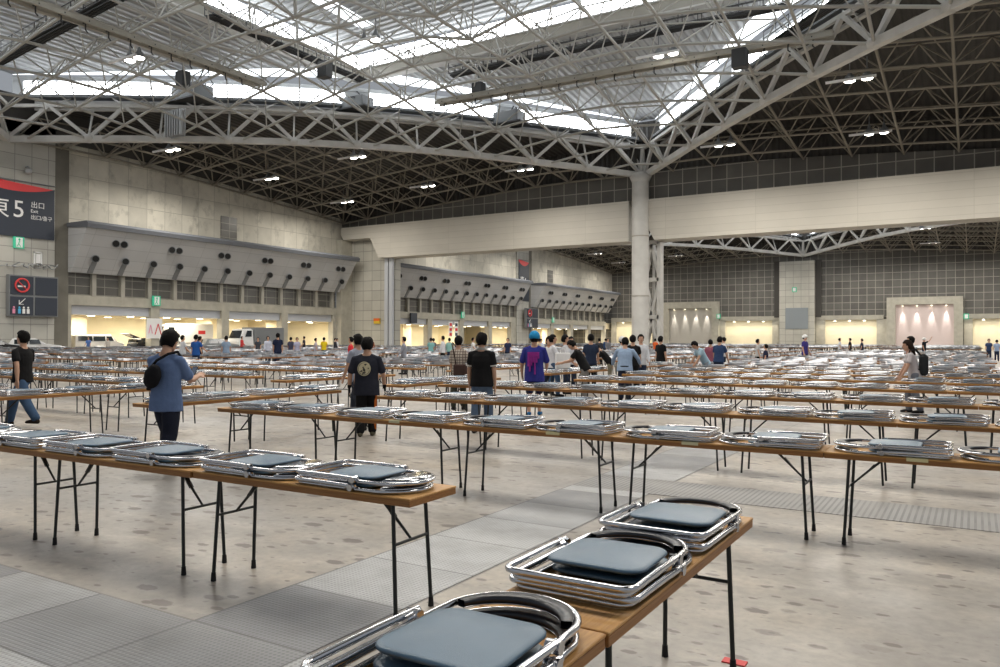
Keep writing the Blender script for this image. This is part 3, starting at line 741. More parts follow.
def build_roof(c, hall, near):
    ylo = c[1]-RD; S = 4.2
    # lines
    n0, n1 = (.30, 4.15), (3.2, 4.22)
    xs = [c[0]-(n0[0]+n0[1]*k) for k in range(10)][::-1] + [c[0]+n1[0]+n1[1]*k for k in range(10)]
    ysN = [c[1]+RD-(n1[0]+n1[1]*k) for k in range(20)]
    ys = [y for y in ysN if y > c[1]-RD][::-1]
    inside = lambda x, y: abs(x-c[0])+abs(y-c[1]) <= RD+.05
    zi = lambda x, y: z_in(x, y, c)
    zo = lambda x, y: z_out(x, y, c)
    for q in ((0,1,2,3) if near else (0,1)):
        truss(c, q, *(n0 if q in (0,3) else n1), hall=hall); 
    for q in (0,1,2,3): clerestory(c, q, hall)
    # diamond frame
    if near:
        pl = []
        for x in xs:
            h = RD-abs(x-c[0]); yy = [c[1]-h]+[y for y in ys if abs(y-c[1]) < h-.5]+[c[1]+h]
            yy = [y for y in yy if y > -2]
            if len(yy) > 1: pl.append([(x,y,zi(x,y)) for y in yy])
        for y in ys:
            if y < -2: continue
            h = RD-abs(y-c[1]); xx = [c[0]-h]+[x for x in xs if abs(x-c[0]) < h-.5]+[c[0]+h]
            if len(xx) > 1: pl.append([(x,y,zi(x,y)) for x in xx])
        cells = []
        for i in range(len(xs)-1):
            for j in range(len(ys)-1):
                x0,x1,y0,y1 = xs[i],xs[i+1],ys[j],ys[j+1]
                if y0 > 0 and all(inside(x,y) for x in (x0,x1) for y in (y0,y1)): cells.append((x0,x1,y0,y1))
        frame(pl, cells, zi, 2.7, 'space_frame', 'pale steel space frame under the raised roof of the %s' % hall, M['frame_steel'], .11, .055)
    # corner frames
    for q, (sx, sy) in enumerate(((-1,1),(1,1))):
        f, st = n0 if sx < 0 else n1
        gx = [c[0]+sx*(f+st*k) for k in range(-1, 12)]; gx = [x for x in gx if (x-c[0])*sx > -.6 and XW+.1 < x]
        gy = [y for y in [c[1]+RD-(f+st*k) for k in range(0, 12)] if y > c[1]-1]
        gx = sorted(gx); gy = sorted(gy)
        gxe = sorted(gx + ([XW+.2] if sx < 0 else [])); gye = sorted(gy + [c[1]+RD-.2])
        out = lambda x, y: abs(x-c[0])+abs(y-c[1]) >= RD-.3
        pl = []
        for x in gx:
            h = RD-abs(x-c[0]); e = [max(c[1]+h, c[1])]+[y for y in gye if y > c[1]+h+.4]
            if len(e) > 1: pl.append([(x,y,zo(x,y)) for y in e])
        for y in gy:
            h = RD-abs(y-c[1]); e = [c[0]+sx*h]+[x for x in (gxe if sx > 0 else gxe[::-1]) if abs(x-c[0]) > h+.4]
            if len(e) > 1: pl.append([(x,y,zo(x,y)) for x in e])
        cells = []
        for i in range(len(gxe)-1):
            for j in range(len(gye)-1):
                x0,x1,y0,y1 = gxe[i],gxe[i+1],gye[j],gye[j+1]
                if all(out(x,y) for x in (x0,x1) for y in (y0,y1)): cells.append((x0,x1,y0,y1))
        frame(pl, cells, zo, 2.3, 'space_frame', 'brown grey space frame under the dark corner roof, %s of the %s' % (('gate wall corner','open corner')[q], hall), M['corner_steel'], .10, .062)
    # corner roof sheets (all four)
    b = MB()
    for sx, sy in ((-1,1),(1,1),(-1,-1),(1,-1)):
        n = 12
        g = [[(c[0]+sx*RD*1.02*((i/n)), c[1]+sy*RD*(1.02-(i/n)*1.02+ j/n*(i/n)*1.02)) for j in range(n+1)] for i in range(n+1)]
        ex = .0 
        vs = []; fs = []
        for i in range(n+1):
            for j in range(n+1):
                x, y = g[i][j]; vs.append((x, y, zo(x,y)+3.3-.0))
        for i in range(n):
            for j in range(n):
                fs.append((i*(n+1)+j, i*(n+1)+j+1, (i+1)*(n+1)+j+1, (i+1)*(n+1)+j))
        b.add(vs, fs)
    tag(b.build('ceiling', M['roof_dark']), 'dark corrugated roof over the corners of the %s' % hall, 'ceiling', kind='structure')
    # first raised tier: four triangles between trusses and girder square
    H2 = RD/2; zg = 26.4
    b = MB(); s = MB(); lo = 1.2
    for q, (ux, uy) in enumerate(((0,1),(1,0),(0,-1),(-1,0))):
        vx, vy = -uy, ux     # lateral
        def Z(f): return 24.9 + (zg+.9-24.9)*f
        n = 8
        for i in range(n):       # strips from apex (f=0) to girder (f=1)
            f0, f1 = i/n, (i+1)/n
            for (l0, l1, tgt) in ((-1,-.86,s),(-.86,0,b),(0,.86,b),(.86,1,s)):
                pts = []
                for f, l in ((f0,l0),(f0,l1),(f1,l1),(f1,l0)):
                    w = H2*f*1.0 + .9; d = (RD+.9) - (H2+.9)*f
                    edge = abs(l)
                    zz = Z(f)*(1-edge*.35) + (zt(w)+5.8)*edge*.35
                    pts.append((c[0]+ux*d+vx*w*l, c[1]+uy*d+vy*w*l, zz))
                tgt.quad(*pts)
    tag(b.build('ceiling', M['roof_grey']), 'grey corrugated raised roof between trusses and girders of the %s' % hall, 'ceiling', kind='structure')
    tag(s.build('window_%d' % wn[0], M['roof_glow']), 'added glowing roof strips beside the trusses of the %s' % hall, 'window', kind='structure'); wn[0] += 1  # glow added where corrugated sheet is only brightened by the clerestory
    # inner roof
    b = MB(); s = MB(); n = 10
    def ZZ(x, y): return 28.9 + 1.6*math.cos((x-c[0])/H2*PI/2)*math.cos((y-c[1])/H2*PI/2)
    for i in range(n):
        for j in range(n):
            x0 = c[0]-H2+2*H2*i/n; x1 = x0+2*H2/n; y0 = c[1]-H2+2*H2*j/n; y1 = y0+2*H2/n
            t = s if (i % 3 == 1 and j not in (0,n-1)) else b
            if t is s:
                xm = x0+1.5; 
                s.quad((x0,y0,ZZ(x0,y0)),(xm,y0,ZZ(xm,y0)),(xm,y1,ZZ(xm,y1)),(x0,y1,ZZ(x0,y1)))
                b.quad((xm,y0,ZZ(xm,y0)),(x1,y0,ZZ(x1,y0)),(x1,y1,ZZ(x1,y1)),(xm,y1,ZZ(xm,y1)))
            else:
                b.quad((x0,y0,ZZ(x0,y0)),(x1,y0,ZZ(x1,y0)),(x1,y1,ZZ(x1,y1)),(x0,y1,ZZ(x0,y1)))
    tag(b.build('ceiling', M['roof_inner']), 'grey corrugated top roof inside the girder square of the %s' % hall, 'ceiling', kind='structure')
    tag(s.build('window_%d' % wn[0], M['roof_glow']), 'long roof lights in the top roof of the %s' % hall, 'window', kind='structure'); wn[0] += 1
    # girders with upper clerestory
    for q, (ux, uy) in enumerate(((0,1),(1,0),(0,-1),(-1,0))):
        vx, vy = -uy, ux
        A = (c[0]+ux*H2-vx*H2, c[1]+uy*H2-vy*H2); B = (c[0]+ux*H2+vx*H2, c[1]+uy*H2+vy*H2)
        lab = ('column side','open side','camera side','gate side')[q]
        r = empty('roof_girder', (0,0,0), label='deep pale box girder under the raised roof, %s of the %s' % (lab, hall), cat='girder', group='deep roof girders')
        b = MB(); b.bar((*A,zg+.25),(*B,zg+.25), .5, .9); b.build('web', M['beige_steel'], r)
        b = MB(); b.bar((*A,zg-.25),(*B,zg-.25), .9, .12); b.bar((*A,zg+.75),(*B,zg+.75), .9, .12); b.build('flange', M['white_steel'], r)
        root = empty('window_%d' % wn[0], (0,0,0), label='bright upper clerestory strip above the girder, %s of the %s' % (lab, hall), cat='window', kind='structure'); wn[0] += 1
        b = MB(); b.quad((*A,zg+1.0),(*B,zg+1.0),(*B,zg+2.3),(*A,zg+2.3)); b.build('pane', M['glass_day'], root)
        b = MB(); n = 16
        for i in range(n+1):
            x = A[0]+(B[0]-A[0])*i/n - ux*.1; y = A[1]+(B[1]-A[1])*i/n - uy*.1; b.bar((x,y,zg+.9),(x,y,zg+2.4), .12,.12)
        for h in (1.35,1.8): b.bar((A[0]-ux*.1,A[1]-uy*.1,zg+h),(B[0]-ux*.1,B[1]-uy*.1,zg+h), .06,.06)
        b.build('window_frame', M['white_steel'], root)
build_roof(HALLS[0], 'near hall', True)
build_roof(HALLS[1], 'far hall', False)
# ------------------------------------------------------------------ things under the roof
LAMPS = [(-64.3,46.7,19.2,'over the gate wall side, near the big banner'),(-64.1,58.6,18.6,'over the gate wall side, past the first bay'),(-63.7,69.9,17.8,'over the gate wall side, close to the corner tower'),
 (-52.1,58.7,19.5,'below the long truss, in its first half'),(-52.1,70.3,18.6,'below the corner roof before the long beam'),(-39.7,70.4,19.1,'below the corner roof next to the round column'),
 (-19.0,54.3,22.1,'high inside the raised roof above the round column'),(-6.8,58.7,19.5,'below the rising truss, upper pair'),(-6.8,70.5,18.5,'below the rising truss, lower pair'),(-19.2,70.6,19.1,'right above the beam beyond the round column'),
 (-51.9,34.5,21.7,'high inside the raised roof on the banner side'),(-37.6,43.6,23.2,'high in the middle of the raised roof')]
LAMPS6 = [(-64.6,144.4,18.8,'under the far hall roof, first pair past the beam'),(-64.4,156.2,18.0,'under the far hall roof, second pair past the beam'),(-52.1,156.9,18.9,'just beside the lattice post in the far hall'),
 (-6.8,145.2,19.9,'under the beam in the far hall, upper pair'),(-6.2,157.5,18.8,'under the beam in the far hall, lower pair')]
def lamp_pair(x, y, z, lab, s=1.0):
    for k, dx in enumerate((-.55, .55)):
        r = empty('high_bay_lamp', (x+dx, y, z), label='%s lamp of the pair %s' % (('first','second')[k], lab), cat='ceiling lamp', group='high bay lamps')
        b = MB(); b.tube([(0,0,.75),(0,0,.45),(0,0,.30),(0,0,.0)], [.08,.16,.30,.40], 14); b.build('housing', M['grey_steel'], r)
        b = MB(); b.ell((0,0,.0), .37,.37,.12, 14, 6); b.build('lamp_glass', M['lamp'], r)
        b = MB(); b.tube([(0,0,.7),(0,0,1.5)], .04, 6); b.build('hanger_rod', M['grey_steel'], r)
    b = MB(); b.box(x-2.0, x+1.2, y-.75, y-.60, z-.18, z-.02)
    tag(b.build('lamp_rail', M['white']), 'white tray at the lamp pair %s' % lab, 'rail', 'cable trays beside the lamps')
for l in LAMPS: lamp_pair(*l)
for l in LAMPS6: lamp_pair(*l)
def catwalk(a, c, name, lab, m, hooks):
    r = empty(name, (0,0,0), label=lab, cat='rail')
    a = Vector(a); c = Vector(c); d = (c-a).normalized(); side = d.cross(Vector((0,0,1))).normalized()
    for s in (-.35,.35):
        b = MB(); b.bar(a+side*s, c+side*s, .16, .32); b.build('rail', m, r)
    b = MB(); b.bar(a+Vector((0,0,.3)), c+Vector((0,0,.3)), .5, .08); b.build('deck', m, r)
    n = int((c-a).length/1.6); b = MB()
    for i in range(n):
        p = a+d*(i+.5)*1.6
        if hooks: b.tube([p+Vector((0,0,-.1)), p+Vector((0,0,-.5)), p+d*.15+Vector((0,0,-.65))], .05, 5)
        b.bar(p+side*.45, p-side*.45, .08,.08)
    b.build('hooks', M['dark_steel'], r)
    return r
catwalk((-49.8,8,22.1),(-49.8,44.6,22.3),'crane_rail','long rail with hooks hanging under the raised roof towards the banner side', M['beige_steel'], True)
catwalk((-40.5,56.0,22.3),(-8,56.0,21.9),'crane_rail','long rail with hooks hanging under the raised roof above the round column', M['beige_steel'], True)
def walk(a, c, lab):
    r = empty('catwalk', (0,0,0), label=lab, cat='catwalk', group='dark catwalks in the roof')
    a = Vector(a); c = Vector(c); d = (c-a).normalized(); side = d.cross(Vector((0,0,1))).normalized()
    b = MB(); b.bar(a, c, 1.0, .07); b.build('deck', M['dark_steel'], r)
    b = MB()
    for s in (-.5,.5):
        for h in (.5,1.0): b.bar(a+side*s+Vector((0,0,h)), c+side*s+Vector((0,0,h)), .05,.05)
        for i in range(int((c-a).length/1.5)+1): p = a+d*i*1.5+side*s; b.bar(p, p+Vector((0,0,1)), .05,.05)
    b.build('handrail', M['dark_steel'], r)
    b = MB()
    for k in range(4): b.tube([a+side*(.3-.2*k)+Vector((0,0,-.15)), c+side*(.3-.2*k)+Vector((0,0,-.15))], .055, 5)
    b.build('conduit', M['dark_steel'], r)
walk((-64,30.4,22.0),(-38,30.4,24.6), 'dark catwalk with conduits high on the banner side of the raised roof')
walk((-40,57.5,25.2),(-11,57.5,25.2), 'dark catwalk running along the column side roof girder')
walk((-48.2,38,25.4),(-48.2,55,25.4), 'dark catwalk running along the gate side roof girder')
walk((-12.5,57.8,22.6),(6,39.5,23.2), 'dark catwalk along the rising truss beyond the round column')
def unit(x, y, z, s, lab):
    r = empty('air_unit', (x, y, z), label=lab, cat='duct unit', group='dark duct units on the long truss')
    random.seed(int(x*10)); b = MB(); b.bbox(-1.1*s,1.1*s,-.7*s,.7*s,0,.9*s,.06); b.build('housing', M['grey_steel'], r)
    b = MB()
    for k in range(7):
        p = Vector((random.uniform(-1.6,1.6),random.uniform(-.8,.8),random.uniform(.6,1.2)))*s
        b.tube([p*.4, p, p+Vector((random.uniform(-.8,.8),random.uniform(-.8,.8),random.uniform(-.3,.6)))*s], .07, 5)
    b.build('pipes', M['dark_steel'], r)
    b = MB(); b.box(-1.5*s,1.5*s,-.9*s,.9*s,-.12,0); b.build('platform', M['dark_steel'], r)
def t1(a): return HALLS[0][0]-a, HALLS[0][1]+RD-a
for a, s, lab in ((31.6,1.5,'dark duct unit with pipes on the long truss, its banner side quarter'),(21.0,1.2,'grey duct unit on the long truss, in its middle'),(10.3,1.3,'dark duct unit with pipes on the long truss, its column side quarter')):
    x, y = t1(a); unit(x-.3, y+.3, zt(a)+3.6, s, lab)
def floodbox(x, y, z, lab):
    r = empty('roof_speaker', (x,y,z), label=lab, cat='speaker', group='dark speaker boxes under the roof')
    b = MB(); b.bbox(-.5,.5,-.4,.4,0,1.3,.04); b.build('cabinet', M['dark_steel'], r)
    b = MB(); b.tube([(0,0,1.3),(0,0,2.2)], .05, 6); b.build('hanger', M['grey_steel'], r)
floodbox(-13.8,54.6,20.3,'dark speaker box hanging inside the rising truss'); floodbox(-56.0,41.6,22.3,'dark speaker box above the long truss on the banner side'); floodbox(-37.0,57.3,22.6,'dark speaker box above the middle of the long truss'); floodbox(-45.5,47.2,22.9,'dark speaker box near the crane rail end')
b = MB()
for k in range(7): b.box(-62.6+k*.34, -62.45+k*.34, 44.6, 45.0, 19.7, 22.0)
b.box(-62.6,-60.3,45.0,45.1,19.6,22.1)
tag(b.build('truss_louvre', M['galv']), 'pale vertical slatted louvre hanging in the long truss above the banner', 'louvre')

# ------------------------------------------------------------------ vehicles behind the gates
def car(x, y, rz, L, W, H, m, kind, name, lab, hatch=False):
    r = empty(name, (x, y, 0), rz, label=lab, cat='car' if kind != 'truck' else 'truck')
    gl = M['car_glass']
    if kind == 'van': side = [(-.5,.22),(-.5,.55),(-.485,.95),(-.44,1.0),(.22,1.0),(.36,.62),(.48,.52),(.5,.25),(.46,.14),(-.46,.14)]
    elif kind == 'car': side = [(-.5,.25),(-.49,.62),(-.42,.70),(-.36,.97),(-.28,1.0),(.02,1.0),(.2,.68),(.46,.58),(.5,.3),(.46,.14),(-.46,.14)]
    else: side = [(-.48,.25),(-.48,.32),(.2,.32),(.2,.96),(.24,1.0),(.40,.98),(.47,.62),(.5,.45),(.5,.18),(-.46,.18)]
    rings = []
    for yy, ins in ((-.5,.06),(-.46,.0),(.46,.0),(.5,.06)):
        rings.append([(px*L*(1-ins*.3), yy*W*(1 - (.14 if pz > .75 else 0)), (pz*(1-ins*.3)+.0)*H) for px, pz in side])
    b = MB(); b.loft(rings, False); b.build('body', m, r)
    g = MB()
    for s in (-1,1):
        if kind == 'van': segs = [(-.44,-.16),(-.14,.10),(.12,.27)]
        elif kind == 'car': segs = [(-.33,-.10),(-.08,.12)]
        else: segs = [(.24,.38)]
        for u0, u1 in segs:
            yb, yt = s*(W*.5+.01), s*(W*.5*.88+.01)
            if kind == 'truck': yb = yt = s*(W*.5+.012)
            g.add([(u0*L,yb,.66*H),(u1*L,yb,.66*H),((u1-(.04 if u1>.1 else 0))*L,yt,.92*H),(u0*L,yt,.92*H)], [(0,1,2,3)])
    if kind == 'van': wi = ((.235,.96),(.35,.64))
    elif kind == 'car': wi = ((.035,.97),(.185,.70))
    else: wi = ((.415,.92),(.475,.60))
    (u0,z0),(u1,z1) = wi
    g.add([(u0*L+.03,-W*.40,z0*H),(u0*L+.03,W*.40,z0*H),(u1*L+.03,W*.45,z1*H),(u1*L+.03,-W*.45,z1*H)], [(0,1,2,3)])
    if kind != 'truck': g.add([(-.5*L*.99,-W*.38,.66*H),(-.5*L*.99,W*.38,.66*H),(-.47*L,W*.38,.92*H),(-.47*L,-W*.38,.92*H)], [(0,1,2,3)])
    g.build('windows', gl, r)
    for sx in (-.31,.31):
        for s in (-1,1):
            w = MB(); w.disc((sx*L, s*(W*.5-.2), .31), .32, (0,s,0), 16, .2); w.cur = 1; w.disc((sx*L, s*(W*.5), .31), .19, (0,s,0), 12, .01); w.build('wheel', [M['rubber'], M['galv']], r)
    for s in (-1,1):
        w = MB(); w.bbox(L*.475,L*.5,s*W*.36-.15,s*W*.36+.15,.42*H,.5*H,.01); w.build('headlight', M['white'], r)
    if kind == 'truck':
        w = MB(); w.bbox(-.49*L,.18*L,-W*.52,W*.52,.34*H,1.06*H,.03); w.build('cargo_box', M['grey_steel'] if 'lattice' in lab else M['white'], r)
    if hatch:
        w = MB(); w.bar((-.40*L,0,H),(-.66*L,0,H*1.28), W*.8, .06); w.build('open_tailgate', m, r)
    return r
M['car_white'] = mat('car_white', (.80,.80,.80), .25, coat=.5); M['car_black'] = mat('car_black', (.015,.016,.02), .25, coat=.5)
M['car_grey'] = mat('car_grey', (.28,.30,.30), .3, coat=.5); M['car_glass'] = mat('car_glass', (.02,.025,.03), .08)
car(-69.2,36.8,R(62),4.4,1.75,1.5,M['car_white'],'car','parked_car','white hatchback parked in front of the notice board pier')
car(-68.6,33.4,R(70),4.5,1.75,1.45,M['car_black'],'car','parked_car','black car parked behind the man in the black tee')
car(-76.0,46.6,R(80),4.8,1.8,1.85,M['car_white'],'van','parked_van','white minivan parked in gate one, next to two people')
car(-73.9,51.2,R(90),4.4,1.8,1.55,M['car_black'],'car','parked_car','black car with raised tailgate in gate one', True)
car(-77.5,39.0,R(80),4.6,1.8,1.7,M['car_white'],'van','parked_van','white van half hidden at the edge of gate one')
car(-76.6,56.9,R(270),7.0,2.2,3.0,M['white'],'truck','box_truck','long plain white box truck standing across gate two')
car(-68.3,55.2,R(80),4.3,1.75,1.5,M['car_grey'],'car','parked_car','grey car parked in front of the pier between gates two and three')
car(-68.8,60.8,R(268),6.2,2.1,2.6,M['car_white'],'truck','cargo_truck','white cab truck with grey lattice cargo body in gate three')
b = MB(); b.box(-75.47,-75.42,58.3,59.2,2.0,2.4); tag(b.build('red_mark', M['red']), 'small red printed mark on the side of the white box truck', 'mark')
# ------------------------------------------------------------------ tables and folded chairs
TL, TW, TH = 1.73, .45, .70
def leg_mesh(sx, sy):
    b = MB(); x = sx*(TL/2-.17)
    b.tube([(x, sy*.150, TH-.045), (x+sx*.035, sy*.165, .03)], .0115, 8); 
    f = MB(); f.tube([(x+sx*.0345, sy*.1648, .055),(x+sx*.035, sy*.165, 0)], [.014,.017], 8)
    return b, f
LEG = {}
def make_table(lod):
    name = 'folding_table'
    if lod == 2:
        b = MB(); b.box(-TL/2,TL/2,-TW/2,TW/2,TH-.045,TH); b.cur = 1
        for sx in (-1,1):
            for sy in (-1,1): b.bar((sx*(TL/2-.17),sy*.15,TH-.04),(sx*(TL/2-.13),sy*.165,0),.024)
            b.bar((sx*(TL/2-.15),-.16,.42),(sx*(TL/2-.15),.16,.42),.02)
        return b.build(name, [M['wood_edge'], M['black_iron']])
    r = empty(name)
    b = MB(); b.bbox(-TL/2,TL/2,-TW/2,TW/2,TH-.012,TH,.003); b.cur = 1; b.bbox(-TL/2+.002,TL/2-.002,-TW/2+.002,TW/2-.002,TH-.047,TH-.011,.003)
    b.build('tabletop', [M['wood'], M['wood_edge']], r)
    for sx in (-1,1):
        for sy in (-1,1):
            a, f = leg_mesh(sx, sy); l = a.build('leg', M['black_iron'], r)
            if lod == 0: f.build('rubber_foot', M['rubber'], l)
        x = sx*(TL/2-.155)
        b = MB(); b.tube([(x,-.158,.42),(x,.158,.42)], .009, 6); b.build('crossbar', M['black_iron'], r)
        b = MB(); b.tube([(x,0,.42),(sx*(TL/2-.30),0,.56),(sx*(TL/2-.40),0,TH-.047)], [.008,.010,.010], 6)
        if lod == 0: b.bar((sx*(TL/2-.27),0,.53),(sx*(TL/2-.33),0,.60),.03,.012)
        b.build('folding_brace', M['black_iron'], r)
    return r

def arc(cx, cy, rx, ry, a0, a1, n, z): return [(cx+rx*math.cos(R(a0+(a1-a0)*i/n)), cy+ry*math.sin(R(a0+(a1-a0)*i/n)), z) for i in range(n+1)]
def rounded_pad(b, x0, x1, w0, w1, z0, z1, n=6, puff=.012):
    # pad lying flat: x along the chair, half widths w0 (front) .. w1 (back)
    def ring(ins, z):
        pts = []; rr = .07
        for (cx, cy, a) in ((x1-rr, w1-rr, 0), (x0+rr, w0-rr, 90), (x0+rr, -w0+rr, 180), (x1-rr, -w1+rr, 270)):
            for i in range(n+1):
                t = R(a+90*i/n); q = rr-ins
                pts.append((cx+math.cos(t)*max(q,.01), cy+math.sin(t)*max(q,.01), z))
        return pts
    def ins_ring(ins, z):   # shrink towards middle
        base = ring(.0, z); cx = (x0+x1)/2
        return [(cx+(p[0]-cx)*(1-ins), p[1]*(1-ins), z) for p in base]
    h = z1-z0
    b.loft([ins_ring(.04,z0), ins_ring(.0,z0+h*.3), ins_ring(.0,z0+h*.6), ins_ring(.03,z0+h*.88), ins_ring(.10,z1), ins_ring(.35,z1+puff*.6), ins_ring(.7,z1+puff), ins_ring(.97,z1+puff)])
CL = .79      # chair length folded
CP = .044     # pitch in the stack
def make_chair(lod, flip=False):
    """folded chair lying flat, feet bar at x=0, arched back end at x=CL, resting on z=0"""
    n = 8 if lod == 0 else 5; m = 10 if lod == 0 else 5
    t = .0115
    if lod == 2:
        b = MB(); hw = .222
        b.tube([(.02,-hw,.012),(.02,hw,.012),(.50,hw,.012)]+arc(.58,0,.21,hw,90,-90,4,.012)+[(.50,-hw,.012)], t, 4, closed=True, smooth=False)
        b.tube([(.42,hw-.03,.036),(.0,hw-.03,.036),(.0,-hw+.03,.036),(.42,-hw+.03,.036)], t, 4, smooth=False)
        b.cur = 1; b.box(.2,.54,-.18,.18,.022,.04); b.cur = 2; b.box(.62,.74,-.16,.16,.010,.026)
        return b.build('folding_chair', [M['chrome_far'], M['vinyl'], M['vinyl_dark']])
    r = empty('folding_chair')
    hw = .205; z = t
    b = MB()      # front legs and arched back in one bent tube
    b.tube(arc(.055,-hw+.045,.045,.045,270,180,4,z) + arc(.055,hw-.045,.045,.045,180,90,4,z) + [(.30,hw,z),(.52,hw,z)] + arc(.585,0,.205,hw,80,-80,m+4,z) + [(.52,-hw,z),(.30,-hw,z)], t, n, closed=True)
    b.build('back_frame', M['chrome'], r)
    hw2 = .228; z2 = .033
    b = MB()
    b.tube([(.48,hw2,z2-.004),(.30,hw2,z2),(.05,hw2,z2)] + arc(.045,hw2-.045,.045,.045,90,180,4,z2) + arc(.045,-hw2+.045,.045,.045,180,270,4,z2) + [(.05,-hw2,z2),(.30,-hw2,z2),(.48,-hw2,z2-.004)], t, n)
    b.build('leg_frame', M['chrome'], r)
    b = MB(); rounded_pad(b, .19, .545, .185, .178, .018, .036, 5 if lod == 0 else 3, .008)
    s = b.build('seat', M['vinyl'], r)
    if lod == 0:
        for s_ in (-1,1):
            q = MB(); q.disc((.45,s_*.200,.022),.019,(0,s_,0),12,.042); q.tube([(.40,s_*.216,.022),(.47,s_*.216,.024)],.0135,8); q.build('hinge', M['chrome'], r)
    # crescent shaped backrest inside the arch
    out = arc(.585,0,.195,.193,78,-78,m+2,0); inn = arc(.575,0,.145,.165,-74,74,m+2,0)
    if flip: inn = arc(.60,0,.03,.10,-70,70,m+2,0)
    def ringset(z0, z1, m_, nm):
        q = MB(); k = len(out)
        q.add([(p[0],p[1],z0) for p in out]+[(p[0],p[1],z0) for p in inn[::-1]]+[(p[0],p[1],z1) for p in out]+[(p[0],p[1],z1) for p in inn[::-1]],
              [(i,k+i,k+i+1,i+1) for i in range(k-1)] + [(2*k+i,2*k+i+1,3*k+i+1,3*k+i) for i in range(k-1)] + [(i,i+1,2*k+i+1,2*k+i) for i in range(k-1)] + [(k+i+1,k+i,3*k+i,3*k+i+1) for i in range(k-1)], True)
        return q.build(nm, m_, r)
    if flip: ringset(.012,.030,M['chrome'],'backrest_plate'); ringset(.004,.0118,M['vinyl_dark'],'backrest')
    else: ringset(.008,.026,M['vinyl_dark'],'backrest'); ringset(.004,.0075,M['chrome'],'backrest_plate')
    return r

LIFT = .001
TABLES = []     # dict(x,y,rz,row,i,dist)
def T(x, y, rz, row, i, n=2, flips=0, dirs=(1,1), jit=0, us=None): TABLES.append(dict(x=x, y=y, rz=rz, row=row, i=i, n=n, flip=flips, dirs=dirs, jit=jit, us=us))
CAMP = (0,0,1.55); TH0 = math.atan(474/782)
def inview(x, y, m=.06):
    rgt = x*math.cos(TH0)+y*math.sin(TH0); d = -x*math.sin(TH0)+y*math.cos(TH0)
    return d > .3 and abs(rgt)/d < .64+m+1.2/max(d,1), d
ORD = ['first','second','third','fourth','fifth','sixth','seventh','eighth','ninth','tenth','eleventh','twelfth','thirteenth','fourteenth','fifteenth','sixteenth','seventeenth','eighteenth','nineteenth','twentieth','twenty-first','twenty-second','twenty-third','twenty-fourth','twenty-fifth','twenty-sixth','twenty-seventh','twenty-eighth','twenty-ninth','thirtieth']
# hand-laid front tables
T(-1.130, 3.84-TL/2, PI/2, 'the short row pointing at the viewer', 0, dirs=(1,1), us=(-.30,.455))
T(-1.135, 3.84-1.5*TL-.01, PI/2, 'the short row pointing at the viewer', 1, dirs=(1,1), us=(-.45,.47))
for i in range(4): T(-2.56-TL*(i+.5), 3.285+.225-.034*i-(.01 if i % 2 else 0), R(1.0), 'the front row on the banner side', i, flips=(1,0,1,0)[i], dirs=((1,1),(1,1),(1,-1),(1,1))[i])
# rows running across the hall
rng = random.Random(3)
BL = [(-8.05, 5, 'column block'), (-22.35, 5, 'second block'), (-37.0, 5, 'third block'), (-51.5, 5, 'fourth block'), (-65.5, 4, 'gate block')]
def rowy(k): return 6.38+2.9*k-(.26 if k in (1,2) else 0)
rows = [rowy(k) for k in range(23)] + [88+2.9*k for k in range(25)]
starts = {0:-7.9,1:-7.6,2:-8.6,3:-7.3,4:-7.4}
for k, y in enumerate(rows):
    for bi, (x0, n, bn) in enumerate(BL):
        xs = x0 + (rng.uniform(-.25,.25) if k > 4 or bi else 0)
        if bi == 0 and k in starts: xs = starts[k]
        for i in range(n + (1 if (bi == 0 and k < 8) else 0)):
            if False: continue
            rw = '%s cross row, %s' % (ORD[k] if k < 23 else ORD[k-23]+' far hall', bn)
            jj = 0 if k == 0 else 1; yy = y + TW/2 + jj*rng.uniform(-.02,.02); rz = R(jj*rng.uniform(-.5,.5))
            T(xs+TL*(i+.5), yy, rz, rw, i, dirs=(-1,-1) if (bi == 0) else (rng.choice((1,-1)), rng.choice((1,-1))), flips=0 if bi == 0 else rng.choice((0,1)), jit=1)
EO = {(0,0):-.15,(0,2):-.6,(0,4):-.8,(1,0):-.6,(1,2):-.7}
# tables closing the ends of the islands
for k in range(0, len(rows)-1, 2):
    y = rows[k]
    for bi, (x0, n, bn) in enumerate(BL):
        for side, xx in ((0, x0-1.15), (1, x0+n*1.71+1.35)):
            if bi == 0 and side == 1: continue
            if bi == 0: xx = -9.15
            if bi == 1 and side == 1: xx = -12.05
            for i in range(2):
                T(xx+rng.uniform(-.04,.04), y+EO.get((bi,k),-.55)+TL*(i+.5), PI/2+R(rng.uniform(-.5,.5)), '%s end row, %s, %s' % (ORD[k//2], bn, 'banner side' if side == 0 else 'open side'), i, dirs=(rng.choice((1,-1)),rng.choice((1,-1))), flips=rng.choice((0,1)), jit=1)
vis = []
for t in TABLES:
    ok, d = inview(t['x'], t['y'])
    t['d'] = math.hypot(t['x'], t['y'])
    if ok or d > 0 and t['d'] < 2: vis.append(t)
vis.sort(key=lambda t: t['d'])
NIND = 290
proto = {l: make_table(l) for l in (0,1,2)}
protoc = {(l,f): make_chair(l,f) for l in (0,1) for f in (False,True)}
protoc2 = make_chair(2)
for o in list(proto.values())+list(protoc.values()): note_kids(o)
allp = list(proto.values())+list(protoc.values())+[protoc2]
LABN = ('first','second','third','fourth','fifth','sixth')
nch = 0; CH_MAX = 296
far_chairs = []
